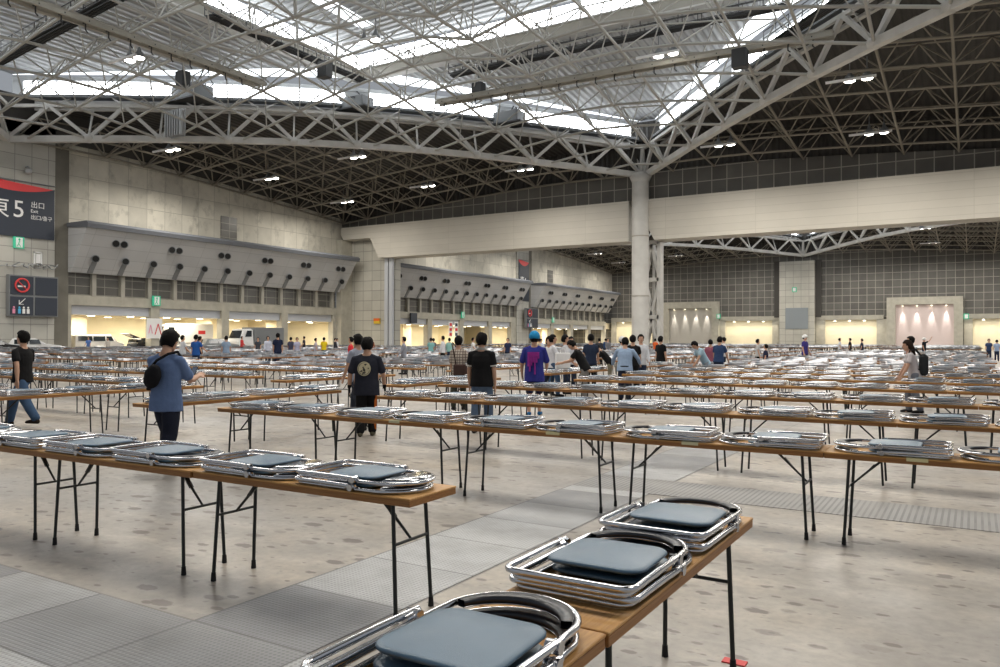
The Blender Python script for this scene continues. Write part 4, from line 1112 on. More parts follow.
for ti, t in enumerate(vis):
    c, s = math.cos(t['rz']), math.sin(t['rz'])
    if ti < NIND:
        lod = 0 if t['d'] < 9 else (1 if t['d'] < 26 else 2)
        o = copy_tree(proto[lod]); o.location = (t['x'], t['y'], 0); o.rotation_euler = (0,0,t['rz'])
        tag(o, 'wooden folding table laden with chairs, %s of %s' % (LABN[t['i']], t['row']), 'table', 'long wooden folding tables')
    for si in range(2):
        u = t['us'][si] if t['us'] else (-.5 if si == 0 else .5)*TL*.485
        dr = t['dirs'][si]
        jx = rng.uniform(-.03,.03) if t['jit'] else 0; ja = R(rng.uniform(-3,3)) if t['jit'] else 0
        st = []
        for h in range(2):
            ang = t['rz'] + (0 if dr == 1 else PI) + ja + R(rng.uniform(-1.2,1.2))
            ca, sa = math.cos(ang), math.sin(ang)
            # centre of the chair on the table
            ox, oy = t['x']+c*(u+jx), t['y']+s*(u+jx)
            off = CL/2 + rng.uniform(-.02,.02)
            st.append((ox-ca*off, oy-sa*off, TH+LIFT+h*CP, ang))
        if ti < NIND and nch+2 <= CH_MAX:
            for h, (x,y,z,ang) in enumerate(st):
                f = bool(t['flip']); lod = 0 if t['d'] < 8 else 1
                o = copy_tree(protoc[(lod,f)]); o.location = (x,y,z); o.rotation_euler = (0,0,ang)
                tag(o, '%s chrome folding chair, %s pile, %s table of %s' % (('lower','upper')[h], LABN[si], LABN[t['i']], t['row']), 'folding chair', 'folded chairs lying in pairs on the tables')
                nch += 1
        else: far_chairs += [(x,y,z,ang) for (x,y,z,ang) in st]
# everything further away: one mesh of tables, one of chairs
def merge(src, places, name, lab, cat, mats, skip=lambda i: False):
    me = src.data; vs = [v.co.copy() for v in me.vertices]; fs = [tuple(p.vertices) for p in me.polygons]; mi = [p.material_index for p in me.polygons]
    V = []; F = []; MI = []
    for (x,y,z,a) in places:
        c, s = math.cos(a), math.sin(a); n = len(V)
        V += [(x+c*v.x-s*v.y, y+s*v.x+c*v.y, z+v.z) for v in vs]
        F += [tuple(i+n for i in f) for f in fs]; MI += mi
    m2 = bpy.data.meshes.new(name); m2.from_pydata(V, [], F); m2.polygons.foreach_set('material_index', MI)
    for m in mats: m2.materials.append(m)
    o = bpy.data.objects.new(name, m2); COL.objects.link(o); return tag(o, lab, cat, kind='stuff')
merge(proto[2], [(t['x'],t['y'],0,t['rz']) for t in vis[NIND:]], 'distant_tables', 'hundreds of distant wooden folding tables in rows towards the far wall', 'tables', [M['wood_edge'], M['black_iron']])
merge(protoc2, far_chairs, 'distant_folded_chairs', 'hundreds of distant folded chrome chairs piled on the tables towards the far wall', 'folded chairs', [M['chrome_far'], M['vinyl'], M['vinyl_dark']])
def rm(o):
    for c in [c for c in bpy.data.objects if c.parent == o]: rm(c)
    bpy.data.objects.remove(o)
for o in allp: rm(o)
# small paper stickers on the front edges of some tables
for k, (x, y, lab) in enumerate(((-2.02+.0,6.379,'second cross-row joint'),(-3.3,6.379,''),(-5.15,6.379,''),(-.35,6.379,''))):
    b = MB(); b.box(x-.07, x+.07, y, y+.05, TH, TH+.0012); b.box(x-.07,x+.07,y-.001,y+.002,TH-.025,TH+.0012)
    tag(b.build('paper_sticker', mat('sticker_%s' % 'abcd'[k], (.75,.68,.38) if k % 2 else (.65,.62,.40), .7)), 'small pale paper sticker on the front edge of the first cross row, %s sticker' % LABN[(0,1,2,3)[k]], 'sticker')
print('tables', len(vis), 'chairs ind', nch, 'far chairs', len(far_chairs))
# ------------------------------------------------------------------ people
def V3(*a): return Vector(a)
def ring(c, d, rx, ry, n, side):
    d = d.normalized(); x = (side - d*side.dot(d))
    if x.length < 1e-4: x = Vector((1,0,0)) - d*d.x
    x.normalize(); y = d.cross(x)
    return [c + x*rx*math.cos(2*PI*k/n) + y*ry*math.sin(2*PI*k/n) for k in range(n)]
def limb(b, pts, rad, n=12, side=Vector((1,0,0)), cap=True):
    """closed tapering limb; rad = list of (rx, ry)"""
    P = [Vector(p) for p in pts]; rad = [(r, r) if not isinstance(r, tuple) else r for r in rad]
    rings = []; m = len(P)
    for i in range(m):
        d = P[min(i+1,m-1)]-P[max(i-1,0)]
        if i == 0 and cap:
            dd = (P[1]-P[0]).normalized()
            for t in (.97,.75,.4): rings.append(ring(P[0]-dd*min(rad[0])*t*.9, d, rad[0][0]*math.sqrt(1-t*t), rad[0][1]*math.sqrt(1-t*t), n, side))
        rings.append(ring(P[i], d, rad[i][0], rad[i][1], n, side))
        if i == m-1 and cap:
            dd = (P[-1]-P[-2]).normalized()
            for t in (.4,.75,.97): rings.append(ring(P[-1]+dd*min(rad[-1])*t*.9, d, rad[-1][0]*math.sqrt(1-t*t), rad[-1][1]*math.sqrt(1-t*t), n, side))
    b.loft(rings)
def fuse(b, name, m, parent, voxel, smooth=2):
    o = b.build('tmp', m)
    md = o.modifiers.new('r', 'REMESH'); md.mode = 'VOXEL'; md.voxel_size = voxel; md.use_smooth_shade = True
    if smooth: sm = o.modifiers.new('s', 'SMOOTH'); sm.iterations = smooth; sm.factor = .5
    dg = bpy.context.evaluated_depsgraph_get(); me = bpy.data.meshes.new_from_object(o.evaluated_get(dg))
    bpy.data.objects.remove(o)
    me.name = name; me.materials.clear()
    for mm in (m if isinstance(m, list) else [m]): me.materials.append(mm)
    r = bpy.data.objects.new(name, me); COL.objects.link(r); r.parent = parent
    for p in me.polygons: p.use_smooth = True
    return r
SKIN = mat('skin', (.52,.31,.215), .55, spec=.3); HAIR = mat('black_hair', (.006,.005,.005), .75, spec=.15, bump=.5, bs=60); HAIRB = mat('brown_hair', (.022,.012,.008), .75, spec=.15, bump=.5, bs=60)
EYE = mat('eye_dark', (.01,.01,.01), .2); LIP = mat('lips', (.35,.12,.10), .5)
CM = {}
def cloth(c, nm=None):
    k = tuple(round(q,3) for q in c)
    if k not in CM: CM[k] = mat(nm or 'cloth_%d' % len(CM), c, .85, spec=.2, var=.10, vs=9, bump=.5, bs=14)
    return CM[k]
def person(x, y, face, h, label, top=(.1,.1,.1), bot=(.02,.025,.04), near=0, hair=HAIR, longhair=False, walk=0, lean=0, armL=(5,8,12), armR=(5,8,12), sleeve=.55, shorts=False,
           shoe=(.02,.02,.02), topname='tshirt', wide=1.0, cap=None, crouch=0, long_shirt=0, look=0, z0=0, gloves=None, tops=None, mask=False, stride_side=1, headdown=0):
    """face: heading the person faces, degrees from +x; armX = (forward swing, outward, elbow bend) degrees"""
    s = h/1.72
    root = empty('person', (x, y, z0), R(face)-PI/2, label=label, cat='person', group=None)   # local +y = forward, +x = right
    vox = {2:.0085, 1:.014, 0:.026}[near]; nseg = {2:16,1:12,0:8}[near]
    def S(p): return Vector(p)*s
    # skeleton (unit: 1.72 m)
    hipz = .90 - crouch*.42; st = walk
    legs = []
    for sd in (-1, 1):
        f = st*sd*stride_side
        hip = Vector((.080*sd, 0, hipz))
        if crouch:
            knee = Vector((.13*sd, .36, .50)); ank = Vector((.12*sd, .02, .08))
        else:
            ank = Vector((.10*sd, f*.36, .085 + (.07 if f < -.3 else 0)))
            kf = f*.20 + (.06 if abs(f) > .2 else .015); knee = Vector((.095*sd, kf, .485))
        legs.append((sd, hip, knee, ank, f))
    ln = R(lean)
    up = Vector((0, math.sin(ln), math.cos(ln))); fw = Vector((0, math.cos(ln), -math.sin(ln)))
    pel = Vector((0, 0, hipz)); 
    def T_(u, f=0, sx=0): return pel + up*u + fw*f + Vector((sx,0,0))
    neck0 = T_(.545, -.01); hd = R(lean*.6+headdown); hup = Vector((0, math.sin(hd), math.cos(hd))); hfw = Vector((0, math.cos(hd), -math.sin(hd)))
    neck1 = neck0 + hup*.055; headc = neck1 + hup*.105 + hfw*.018
    arms = []
    for sd, (fwd, out, elb) in ((-1, armL), (1, armR)):
        sh = T_(.462, -.005, .172*sd*wide)
        a = R(fwd)+0; o = R(out)
        down = (-up*math.cos(a) + fw*math.sin(a)) if lean < 25 else (Vector((0,0,-1))*math.cos(a)+Vector((0,1,0))*math.sin(a))
        d1 = (down*math.cos(o) + Vector((sd,0,0))*math.sin(o)).normalized()
        e = sh + d1*.285
        a2 = R(fwd+elb); o2 = R(out*.3 - (elb*.25 if elb > 40 else 0))
        down2 = (-up*math.cos(a2) + fw*math.sin(a2)) if lean < 25 else (Vector((0,0,-1))*math.cos(a2)+Vector((0,1,0))*math.sin(a2))
        d2 = (down2*math.cos(o2) + Vector((sd,0,0))*math.sin(o2)).normalized()
        w = e + d2*.245
        arms.append((sd, sh, e, w, d2))
    # body ------------------------------------------------------------
    b = MB()
    limb(b, [S(T_(-.06)), S(T_(.03)), S(T_(.16)), S(T_(.32)), S(T_(.44)), S(T_(.50))], [(.15*s*wide,.105*s),(.155*s*wide,.11*s),(.125*s*wide,.095*s),(.15*s*wide,.108*s),(.16*s*wide,.10*s),(.12*s*wide,.07*s)], nseg)
    limb(b, [S(T_(.46)), S(neck0), S(neck1+hup*.03)], [.065*s,.056*s,.054*s], nseg)
    limb(b, [S(T_(.45,0,-.15*wide)), S(T_(.49,0,0)), S(T_(.45,0,.15*wide))], [.05*s,.06*s,.05*s], nseg, side=Vector((0,1,0)))
    # head
    hv = [(-.115,.030,.045,.045),(-.09,.058,.070,.020),(-.04,.070,.088,.006),(.02,.077,.096,-.002),(.07,.072,.090,-.006),(.105,.050,.062,-.008),(.122,.022,.03,-.008)]
    lk = R(look); hx = Vector((math.cos(lk), 0, 0)) + hfw*math.sin(lk)*-1; hf = (hfw*math.cos(lk) + Vector((1,0,0))*math.sin(lk))
    hxv = hf.cross(hup).normalized()
    rings = []
    for z, rx, ry, of in hv:
        c = S(headc + hup*z + hf*of)
        rings.append([c + hxv*rx*s*math.cos(2*PI*k/nseg) + hf*ry*s*math.sin(2*PI*k/nseg) for k in range(nseg)])
    b.loft(rings)
    if near:
        limb(b, [S(headc+hf*.088+hup*.022), S(headc+hf*.106+hup*-.018)], [.010*s,.016*s], 8)      # nose
        limb(b, [S(headc+hf*.082+hup*-.055+hxv*-.012), S(headc+hf*.082+hup*-.055+hxv*.012)], [.014*s,.014*s], 8)   # mouth
        for sd in (-1,1): b.ell(S(headc+hxv*.078*sd-hf*.005-hup*.01), .012*s,.020*s,.032*s, 8, 6)
    for sd, sh, e, w, d2 in arms:
        mid = (sh+e)/2; m2 = e+(w-e)*.4
        limb(b, [S(sh), S(mid), S(e), S(m2), S(w)], [.050*s,.046*s,.038*s,.040*s,.026*s], nseg)
        hand(b, S(w), d2, sd, s, near)
    for sd, hip, k, a, f in legs:
        limb(b, [S(hip), S((hip+k)/2), S(k), S(k+(a-k)*.35), S(a)], [.082*s,.070*s,.054*s,.054*s,.034*s], nseg)
        limb(b, [S(a+Vector((0,-.03,-.045))), S(a+Vector((0,.06,-.055))), S(a+Vector((.01*sd,.14,-.062)))], [.034*s,(.042*s,.03*s),(.036*s,.02*s)], nseg)
    fuse(b, 'body', SKIN, root, vox, 1)
    # shirt -----------------------------------------------------------
    b = MB(); hem = -.10 - long_shirt; g = .018
    pts = [T_(hem), T_(-.02), T_(.10), T_(.20), T_(.34), T_(.43), T_(.505)]
    rad = [(.195*wide,.140),(.188*wide,.138),(.172*wide,.128),(.170*wide,.124),(.180*wide,.130),(.178*wide,.114),(.115*wide,.078)]
    limb(b, [S(p) for p in pts], [(q[0]*s,q[1]*s) for q in rad], nseg+4, cap=False)
    limb(b, [S(T_(.445,0,-.16*wide)), S(T_(.487,0,-.075)), S(T_(.487,0,.075)), S(T_(.445,0,.16*wide))], [.060*s,.066*s,.066*s,.060*s], nseg, side=Vector((0,1,0)))
    for sd, sh, e, w, d2 in arms:
        if sleeve <= 1: q = sh+(e-sh)*max(sleeve,.05); limb(b, [S(sh), S((sh+q)/2), S(q)], [.058*s,.062*s,.068*s], nseg, cap=True)
        else: limb(b, [S(sh), S((sh+e)/2), S(e), S(e+(w-e)*.5), S(e+(w-e)*.9)], [.066*s,.060*s,.052*s,.048*s,.042*s], nseg)
    shirt = fuse(b, topname, tops or cloth(top), root, vox*1.15, 3)
    # trousers --------------------------------------------------------
    b = MB(); bg_ = 1.12 if near == 2 else 1.0
    limb(b, [S(T_(.06)), S(pel), S(pel+Vector((0,0,-.07)))], [(.150*s*wide,.112*s),(.166*s*wide,.122*s),(.15*s*wide,.115*s)], nseg+4)
    for sd, hip, k, a, f in legs:
        if shorts: limb(b, [S(hip), S((hip+k)/2), S(k+(hip-k)*.05)], [.098*s,.092*s,.086*s], nseg)
        else: limb(b, [S(hip), S((hip+k)/2), S(k), S(k+(a-k)*.5), S(a+Vector((0,0,.02)))], [.100*s,.092*s*bg_,.078*s*bg_,.072*s*bg_,.068*s*bg_], nseg, cap=True)
    fuse(b, 'shorts' if shorts else 'trousers', cloth(bot), root, vox*1.15, 2)
    for sd, hip, k, a, f in legs:
        b = MB(); n = 10
        limb(b, [S(a+Vector((0,-.045,-.045))), S(a+Vector((0,.03,-.045))), S(a+Vector((.012*sd,.12,-.052))), S(a+Vector((.014*sd,.17,-.06)))], [(.040*s,.042*s),(.044*s,.044*s),(.048*s,.033*s),(.034*s,.024*s)], n)
        b.build('shoe', cloth(shoe), root)
    # hair ------------------------------------------------------------
    nu, nv = (28, 18) if near else (12, 8)
    seed = random.random()*10
    def hf_(q):
        loc = q
        yf, z = loc.y, loc.z
        k = 1.0 + .05*math.sin(q.x*5+seed)*math.sin(q.z*4+seed*2) + (.05*math.sin(q.x*17+seed)*math.sin(q.z*13+seed*2)*math.sin(q.y*15) + .03*math.sin(q.x*41+q.z*23) if near else 0)
        # carve the face
        if yf > .35 and z < .42: k = .78
        elif yf > .05 and z < -.1: k = .80
        elif z < -.80 and not longhair: k = .80
        return k
    b = MB(); b.ell((0,0,0), .102*s, .118*s, .128*s, nu, nv, hf_)
    mat3 = Matrix((hxv, hf, hup)).transposed(); c0 = S(headc+hup*.016-hf*.012)
    b.v = [tuple(c0 + mat3 @ Vector(p)) for p in b.v]
    if longhair:
        limb(b, [S(headc-hf*.04+hup*.02), S(headc-hf*.085-hup*.10), S(headc-hf*.10-hup*.24)], [(.105*s,.08*s),(.105*s,.06*s),(.075*s,.03*s)], nseg, side=hxv)
    b.build('hair', hair, root)
    if near:
        for sd in (-1,1):
            b = MB(); b.ell(S(headc+hf*.084+hup*.018+hxv*.031*sd), .011*s,.011*s,.007*s, 8, 6); b.build('eye', EYE, root)
        b = MB(); b.ell(S(headc+hf*.093-hup*.052), .020*s,.008*s,.006*s, 8, 6); b.build('lips', LIP, root)
    if cap:
        b = MB(); b.ell((0,0,0), .116*s, .130*s, .128*s, 18, 12, lambda q: 1 if q.z > (-.45 if q.y < .2 else .1) else .84)
        b.v = [tuple(S(headc+hup*.026-hf*.008) + mat3 @ Vector(p)) for p in b.v]
        b.build('cap', cloth(cap), root)
        b = MB(); p0 = S(headc+hup*.05+hf*.07); p1 = S(headc+hup*.035+hf*.175); b.bar(p0, p1, .14*s, .012*s); b.build('cap_peak', cloth(cap), root)
    if gloves:
        for sd, sh, e, w, d2 in arms:
            b = MB(); limb(b, [S(w-d2*.04), S(w)], [.036*s,.034*s], 10); hand(b, S(w), d2, sd, s*1.12, near, .0); fuse(b, 'glove', cloth(gloves), root, vox*.9, 0)
    return root, dict(S=S, T=T_, arms=arms, headc=headc, s=s, hf=hf, hup=hup, legs=legs, pel=pel)
def hand(b, w, d, sd, s, near, curl=.5):
    side = Vector((0,1,0)); side = (side - d*side.dot(d)).normalized()   # thumb side = forward
    nrm = d.cross(side).normalized()*sd
    pc = w+d*.05*s
    limb(b, [w, w+d*.04*s, w+d*.085*s], [(.026*s,.020*s),(.038*s,.017*s),(.038*s,.015*s)], 10, side=side)
    if near == 0:
        limb(b, [w+d*.08*s, w+d*.15*s], [(.036*s,.014*s),(.028*s,.012*s)], 8, side=side); return
    inn = -nrm*.5
    for k, L in enumerate((.070,.080,.075,.058)):
        base = w+d*.085*s+side*(.029-.019*k)*s
        p1 = base+d*L*.5*s; p2 = p1+(d*.85+inn*.5).normalized()*L*.5*s
        limb(b, [base-d*.01*s, p1, p2], [.0095*s,.009*s,.0075*s], 6)
    base = w+d*.03*s+side*.028*s
    limb(b, [base, base+(d*.6+side*.7).normalized()*.035*s, base+(d*.9+side*.4).normalized()*.065*s], [.012*s,.0105*s,.009*s], 6)

def toward_cam(x, y): return math.degrees(math.atan2(-y, -x))
def away(x, y): return math.degrees(math.atan2(y, x))
def rightward(x, y): return away(x, y)-90
def leftward(x, y): return away(x, y)+90
JEAN = (.045,.085,.16); NAVY = (.02,.03,.06); BLK = (.008,.008,.009)

# 1 man in the black tee, walking left
x, y = -14.18, 7.35
r1, i1 = person(x, y, away(x,y)+48, 1.65, 'man in black tee and blue jeans striding between the tables on the banner side', BLK, JEAN, 2, walk=1, armL=(-20,12,15), armR=(14,12,22), shoe=(.02,.015,.012), wide=1.08)
# 2 man in the blue tee with sling bag
x, y = -7.80, 5.60
r2, i2 = person(x, y, rightward(x,y)+52, 1.64, 'man in slate blue tee with black sling bag looking at the phone in his hands', (.12,.18,.33), (.012,.015,.028), 2, walk=.55, armL=(28,6,72), armR=(30,8,70), headdown=22, sleeve=.75, shoe=(.02,.02,.02), stride_side=-1, long_shirt=.04, wide=1.12)
S = i2['S']; Tq = i2['T']
b = MB(); b.ell((0,0,0), .100,.065,.14, 20, 14, lambda q: 1+.03*math.sin(q.z*9)); rr = R(20)
b.v = [(p[0]*math.cos(rr)+p[2]*math.sin(rr)-.03, p[1]-.19, -p[0]*math.sin(rr)+p[2]*math.cos(rr)+1.12) for p in b.v]; 
bag = b.build('sling_bag_body', cloth((.008,.008,.010)), None)
bagr = empty('sling_bag', (x, y, 0), r2.rotation_euler[2], label='black sling bag worn on the back of the man in the slate blue tee', cat='bag')
bag.parent = bagr; bag.name = 'bag_body'
b = MB(); pts = [(-.10,-.16,1.28),(.0,-.155,1.40),(.10,-.10,1.475),(.145,.0,1.50),(.12,.09,1.44),(.02,.15,1.28),(-.10,.14,1.12),(-.185,.03,1.03),(-.16,-.10,1.05),(-.12,-.15,1.08)]
b.tube([Vector((p[0]*1.02,p[1]*1.0,p[2]*.93)) for p in pts], .016, 8); b.build('strap', cloth((.008,.008,.010)), bagr)
w = (i2['arms'][0][3]+i2['arms'][1][3])/2*i2['s']
ph = MB(); ph.bbox(-.036,.036,-.005,.005,0,.14,.003); ph.cur = 1; ph.box(-.032,.032,-.0065,-.005,.01,.13)
pr = empty('phone', (x, y, 0), r2.rotation_euler[2], label='dark phone held by the man in the slate blue tee', cat='phone')
o = ph.build('phone_body', [M['rubber'], mat('phone_screen', (.02,.02,.03), .1, emit=(.5,.6,.8), es=.1)], pr, (w.x, w.y+.09, w.z-.01)); o.rotation_euler = (R(-35),0,0)
# glasses
q = MB(); hc = i2['headc']*i2['s']; hf, hu = i2['hf'], i2['hup']
for sd in (-1,1):
    c = hc+hf*.098+hu*.018+Vector((.034*sd,0,0)); q.tube([c+Vector((math.cos(t*PI/6)*.024,0,0))+hu*math.sin(t*PI/6)*.017 for t in range(12)], .0022, 5, closed=True); q.bar(c+Vector((.024*sd,0,0)), c+Vector((.05*sd,0,0))-hf*.095, .004)
o = q.build('glasses_frame', M['rubber']); g = empty('glasses', (x,y,0), r2.rotation_euler[2], label='thin dark glasses on the man in the slate blue tee', cat='glasses'); o.parent = g
# 3 person with emblem tee
x, y = -8.27, 9.55
r3, i3 = person(x, y, away(x,y)-4, 1.555, 'person seen from behind in charcoal tee with round cream emblem and black gloves', (.022,.024,.036), BLK, 2, walk=.22, armL=(2,16,16), armR=(4,17,14), sleeve=.78, long_shirt=.08, wide=1.2, shoe=(.10,.09,.06), gloves=(.006,.006,.007))
q = MB(); s3 = i3['s']; c = Vector((-.03, -.140, 1.075))
q.prism([c+Vector((.102*math.cos(t*PI/16), 0, .112*math.sin(t*PI/16))) for t in range(32)], (0,.03,0))
e = q.build('round_emblem', mat('emblem_cream', (.60,.54,.36), .8), r3)
random.seed(5); q = MB()
for k in range(9):
    a = random.uniform(0,6.28); rr_ = random.uniform(.01,.08); cc = c+Vector((rr_*math.cos(a), -.003, rr_*math.sin(a)))
    q.tube([cc+Vector((random.uniform(-.02,.02),0,random.uniform(-.02,.02))) for _ in range(4)], .0065, 4)
q.tube([c+Vector((.088*math.cos(t*PI/12), -.003, .096*math.sin(t*PI/12))) for t in range(5,24)], .003, 4)
q.build('emblem_print', cloth((.022,.024,.036)), e)
q = MB(); q.bar(Vector((.165,-.03,.88))*s3, Vector((.150,.03,.12))*s3, .012, .035, up=(1,0,0)); q.build('orange_side_stripe', cloth((.62,.16,.03)), r3)
person(-8.85, 10.25, away(x,y)+18, 1.56, 'person with black hair in white sleeved top just behind the one with the emblem tee', (.55,.56,.60), BLK, 1, walk=.3, armL=(8,6,10), armR=(2,3,6))
# 4 man in grey shirt
person(-10.14, 11.45, away(-10,11.3)+40, 1.62, 'man in light grey shirt walking ahead of the person with the emblem tee', (.24,.26,.32), (.03,.035,.05), 1, walk=.75, armL=(15,6,10), armR=(-12,6,14), sleeve=.6, long_shirt=.04)
person(-20.45, 22.7, leftward(-20,22), 1.6, 'person in red top half hidden behind the man in the light grey shirt', (.60,.03,.04), BLK, 0)
# 5 woman with plaid shirt
x, y = -9.66, 14.19
r5, i5 = person(x, y, away(x,y)-20, 1.60, 'woman in brown and cream plaid shirt with shoulder bag and dark olive trousers', (.40,.34,.27), (.05,.055,.04), 1, walk=.2, armL=(6,6,10), armR=(12,14,35), sleeve=.8, hair=HAIR, wide=.9, long_shirt=.02)
pm = mat('plaid', (.4,.34,.27), .85); n = NT(pm); tc = n.nt.nodes.new('ShaderNodeTexCoord'); sp = n.nt.nodes.new('ShaderNodeSeparateXYZ'); n.nt.links.new(tc.outputs['Object'], sp.inputs[0])
c = n.mix(n.math('MULTIPLY', n.line(sp.outputs[0], .055, .018), .8), (.50,.44,.37), (.13,.085,.07)); c = n.mix(n.math('MULTIPLY', n.line(sp.outputs[2], .06, .02), .8), c, (.11,.075,.065)); n.color(c)
for o in bpy.data.objects:
    if o.parent == r5 and o.name.startswith('tshirt'): o.data.materials[0] = pm
bg = empty('shoulder_bag', (x,y,0), r5.rotation_euler[2], label='brown shoulder bag on the hip of the woman in the plaid shirt', cat='bag')
q = MB(); q.bbox(-.04,.26,-.24,-.14,.74,1.0,.02); q.build('bag_body', cloth((.06,.035,.03)), bg)
q = MB(); q.tube([(.0,-.16,.98),(-.05,-.16,1.25),(-.12,-.10,1.44),(-.14,0,1.47),(-.08,.12,1.35),(.1,.15,1.1),(.24,.0,.98),(.25,-.14,.98)], .014, 6); q.build('strap', cloth((.04,.025,.02)), bg)
# 6 man in the black polo
x, y = -6.99, 10.95
r6, i6 = person(x, y, away(x,y)-14, 1.64, 'man in black polo with white collar and sleeve trims and blue jeans', BLK, (.08,.12,.19), 2, walk=.30, armL=(4,8,10), armR=(3,6,8), sleeve=.62, wide=1.08, shoe=(.05,.05,.05), topname='polo_shirt')
S, Tq, s6 = i6['S'], i6['T'], i6['s']
b = MB(); limb(b, [S(Tq(.500,0,-.12)), S(Tq(.545,-.02,-.055)), S(Tq(.560,-.045,0)), S(Tq(.545,-.02,.055)), S(Tq(.500,0,.12))], [.034*s6,.036*s6,.034*s6,.036*s6,.034*s6], 10, side=Vector((0,1,0))); b.build('collar', cloth((.42,.40,.37)), r6)
for sd, sh, e, w_, d2 in i6['arms']:
    q = sh+(e-sh)*.70; d = (e-sh).normalized(); b = MB(); limb(b, [S(q-d*.012), S(q+d*.012)], [.073*s6,.073*s6], 16, cap=False); b.build('sleeve_trim', cloth((.55,.52,.48)), r6)
# 7 man in blue purple tee with blue cap
x, y = -7.67, 14.01
r7, i7 = person(x, y, away(x,y)-6, 1.69, 'man in royal blue tee with magenta print and bright blue cap', (.030,.035,.22), (.012,.015,.05), 2, walk=.2, armL=(6,14,25), armR=(14,14,45), sleeve=.85, cap=(.02,.24,.50), shorts=True, long_shirt=.10, wide=1.1, shoe=(.02,.12,.28))
q = MB()
for k, (xx, z0_, z1_) in enumerate(((-.11,1.0,1.27),(-.08,.90,1.27),(-.045,1.02,1.27),(-.01,1.08,1.27),(.025,.84,1.27),(.06,1.08,1.27),(.095,1.16,1.27))): q.box(xx-.012,xx+.015,-.163,-.10,z0_,z1_)
q.box(-.122,.110,-.161,-.10,1.22,1.29); q.build('magenta_print', cloth((.28,.03,.25)), r7)
# group in the middle
person(-10.06, 19.2, toward_cam(-10,19)+20, 1.60, 'woman with short brown hair and glasses in white top and black vest facing this way', (.6,.6,.62), NAVY, 1, hair=HAIRB, armL=(25,5,60), armR=(25,5,60))
r8, i8 = person(-9.78, 18.9, rightward(-9.5,18.6)+10, 1.66, 'woman with dark hair bun in white tee, standing right beside the large white bag', (.60,.60,.64), JEAN, 1, walk=.35, armL=(25,6,50), armR=(30,8,50), wide=.9)
q = MB(); q.ell(i8['S'](i8['headc']+Vector((0,-.12,.05))), .05,.05,.05, 10, 8); q.build('hair_bun', HAIR, r8)
bg = empty('white_bag', (-9.15, 18.25, .78), R(60), label='large flat white bag held beside the woman with dark hair in a bun', cat='bag')
q = MB(); q.bbox(-.22,.22,-.04,.04,0,.42,.015); q.build('bag_body', M['white'], bg)
q = MB(); q.tube([(-.08,0,.42),(-.06,0,.52),(.06,0,.52),(.08,0,.42)], .008, 6); q.build('handle', M['white'], bg)
person(-9.95, 20.0, rightward(-9.7,19.4), 1.66, 'woman with dark hair in white tee, second of two side by side behind the bag', (.55,.55,.58), NAVY, 1, armL=(15,6,30), armR=(15,6,30), wide=.9)
person(-10.88, 22.26, leftward(-10.9,22)+120, 1.62, 'man with short black hair in white tee standing sideways past the two women', (.58,.60,.66), NAVY, 1, armL=(12,5,25), armR=(12,5,25))
person(-8.30, 17.8, rightward(-8.85,18.9)-10+180, 1.62, 'man in black tee bent over a table with grey belt bag', BLK, (.18,.17,.16), 1, lean=28, headdown=25, armL=(35,8,40), armR=(35,8,40))
person(-9.75, 21.3, away(-9.95,21.6), 1.70, 'man in navy top standing behind the bent man in the black tee', NAVY, BLK, 0, armL=(10,8,20), armR=(10,8,20))
person(-9.9, 23.1, leftward(-9.6,21.8), 1.56, 'bent person in black clothes leaning over a table with khaki trousers', BLK, (.20,.18,.13), 0, lean=40, headdown=20, armL=(30,8,20), armR=(30,8,20))
person(-9.29, 22.02+.6, toward_cam(-9,22)+60, 1.62, 'person in white patterned blouse with white cap', (.55,.60,.60), (.10,.12,.12), 1, cap=(.6,.6,.6), sleeve=1.5, armL=(10,5,30), armR=(10,5,30), long_shirt=.15)
r9, i9 = person(-7.55, 18.55, away(-7.5,18.5)-4, 1.60, 'man in pale blue shirt with dark belt seen from behind, arms reaching over the tables', (.30,.40,.56), (.02,.025,.05), 2, armL=(35,26,25), armR=(38,32,25), sleeve=1.5, wide=1.15, lean=10, headdown=10)
b = MB(); limb(b, [i9['S'](i9['T'](.0)), i9['S'](i9['T'](.035))], [(.19*.93,.140*.93)]*2, 20, cap=False); b.build('belt', cloth(BLK), r9)
person(-8.48, 21.44, away(-8.5,21.4), 1.66, 'man in black tee behind the man in the pale blue shirt', BLK, BLK, 1, armL=(20,8,30), armR=(15,8,20))
person(-8.6, 22.39, leftward(-8.6,22.4)+100, 1.69, 'man in white shirt behind the man in the pale blue shirt', (.6,.62,.66), NAVY, 1, armL=(15,8,20), armR=(15,8,20), sleeve=1.5)
person(-9.56, 26.84, away(-9.5,26.8)-40, 1.66, 'man in black tee standing alone near the foot of the round column', BLK, NAVY, 1, armL=(3,8,10), armR=(3,8,10))
person(-7.17, 24.24, leftward(-7.2,24)+25, 1.62, 'woman in pale blue blouse leaning over a table', (.34,.48,.58), (.3,.32,.34), 1, lean=30, headdown=30, armL=(25,10,10), armR=(20,10,10), wide=.95)
person(-7.42, 26.57, rightward(-7.4,26.5)+70, 1.66, 'man in navy tee beside the woman in the pale blue blouse', (.025,.05,.12), NAVY, 1, lean=12, armL=(20,8,20), armR=(25,12,20))
person(-8.4, 29.0, away(-8.4,29), 1.55, 'person in maroon top behind the woman in the pale blue blouse', (.25,.08,.12), NAVY, 0)
person(-9.86, 36.15, leftward(-9.8,36), 1.66, 'small person in white shirt beyond the man in the navy tee', (.6,.6,.62), NAVY, 0)
person(-7.25, 41.44, toward_cam(-7,41)+60, 1.80, 'man in violet navy tee with white cap standing among the far tables', (.05,.04,.20), (.05,.04,.18), 1, cap=(.7,.7,.7), armL=(8,8,15), armR=(5,8,10))
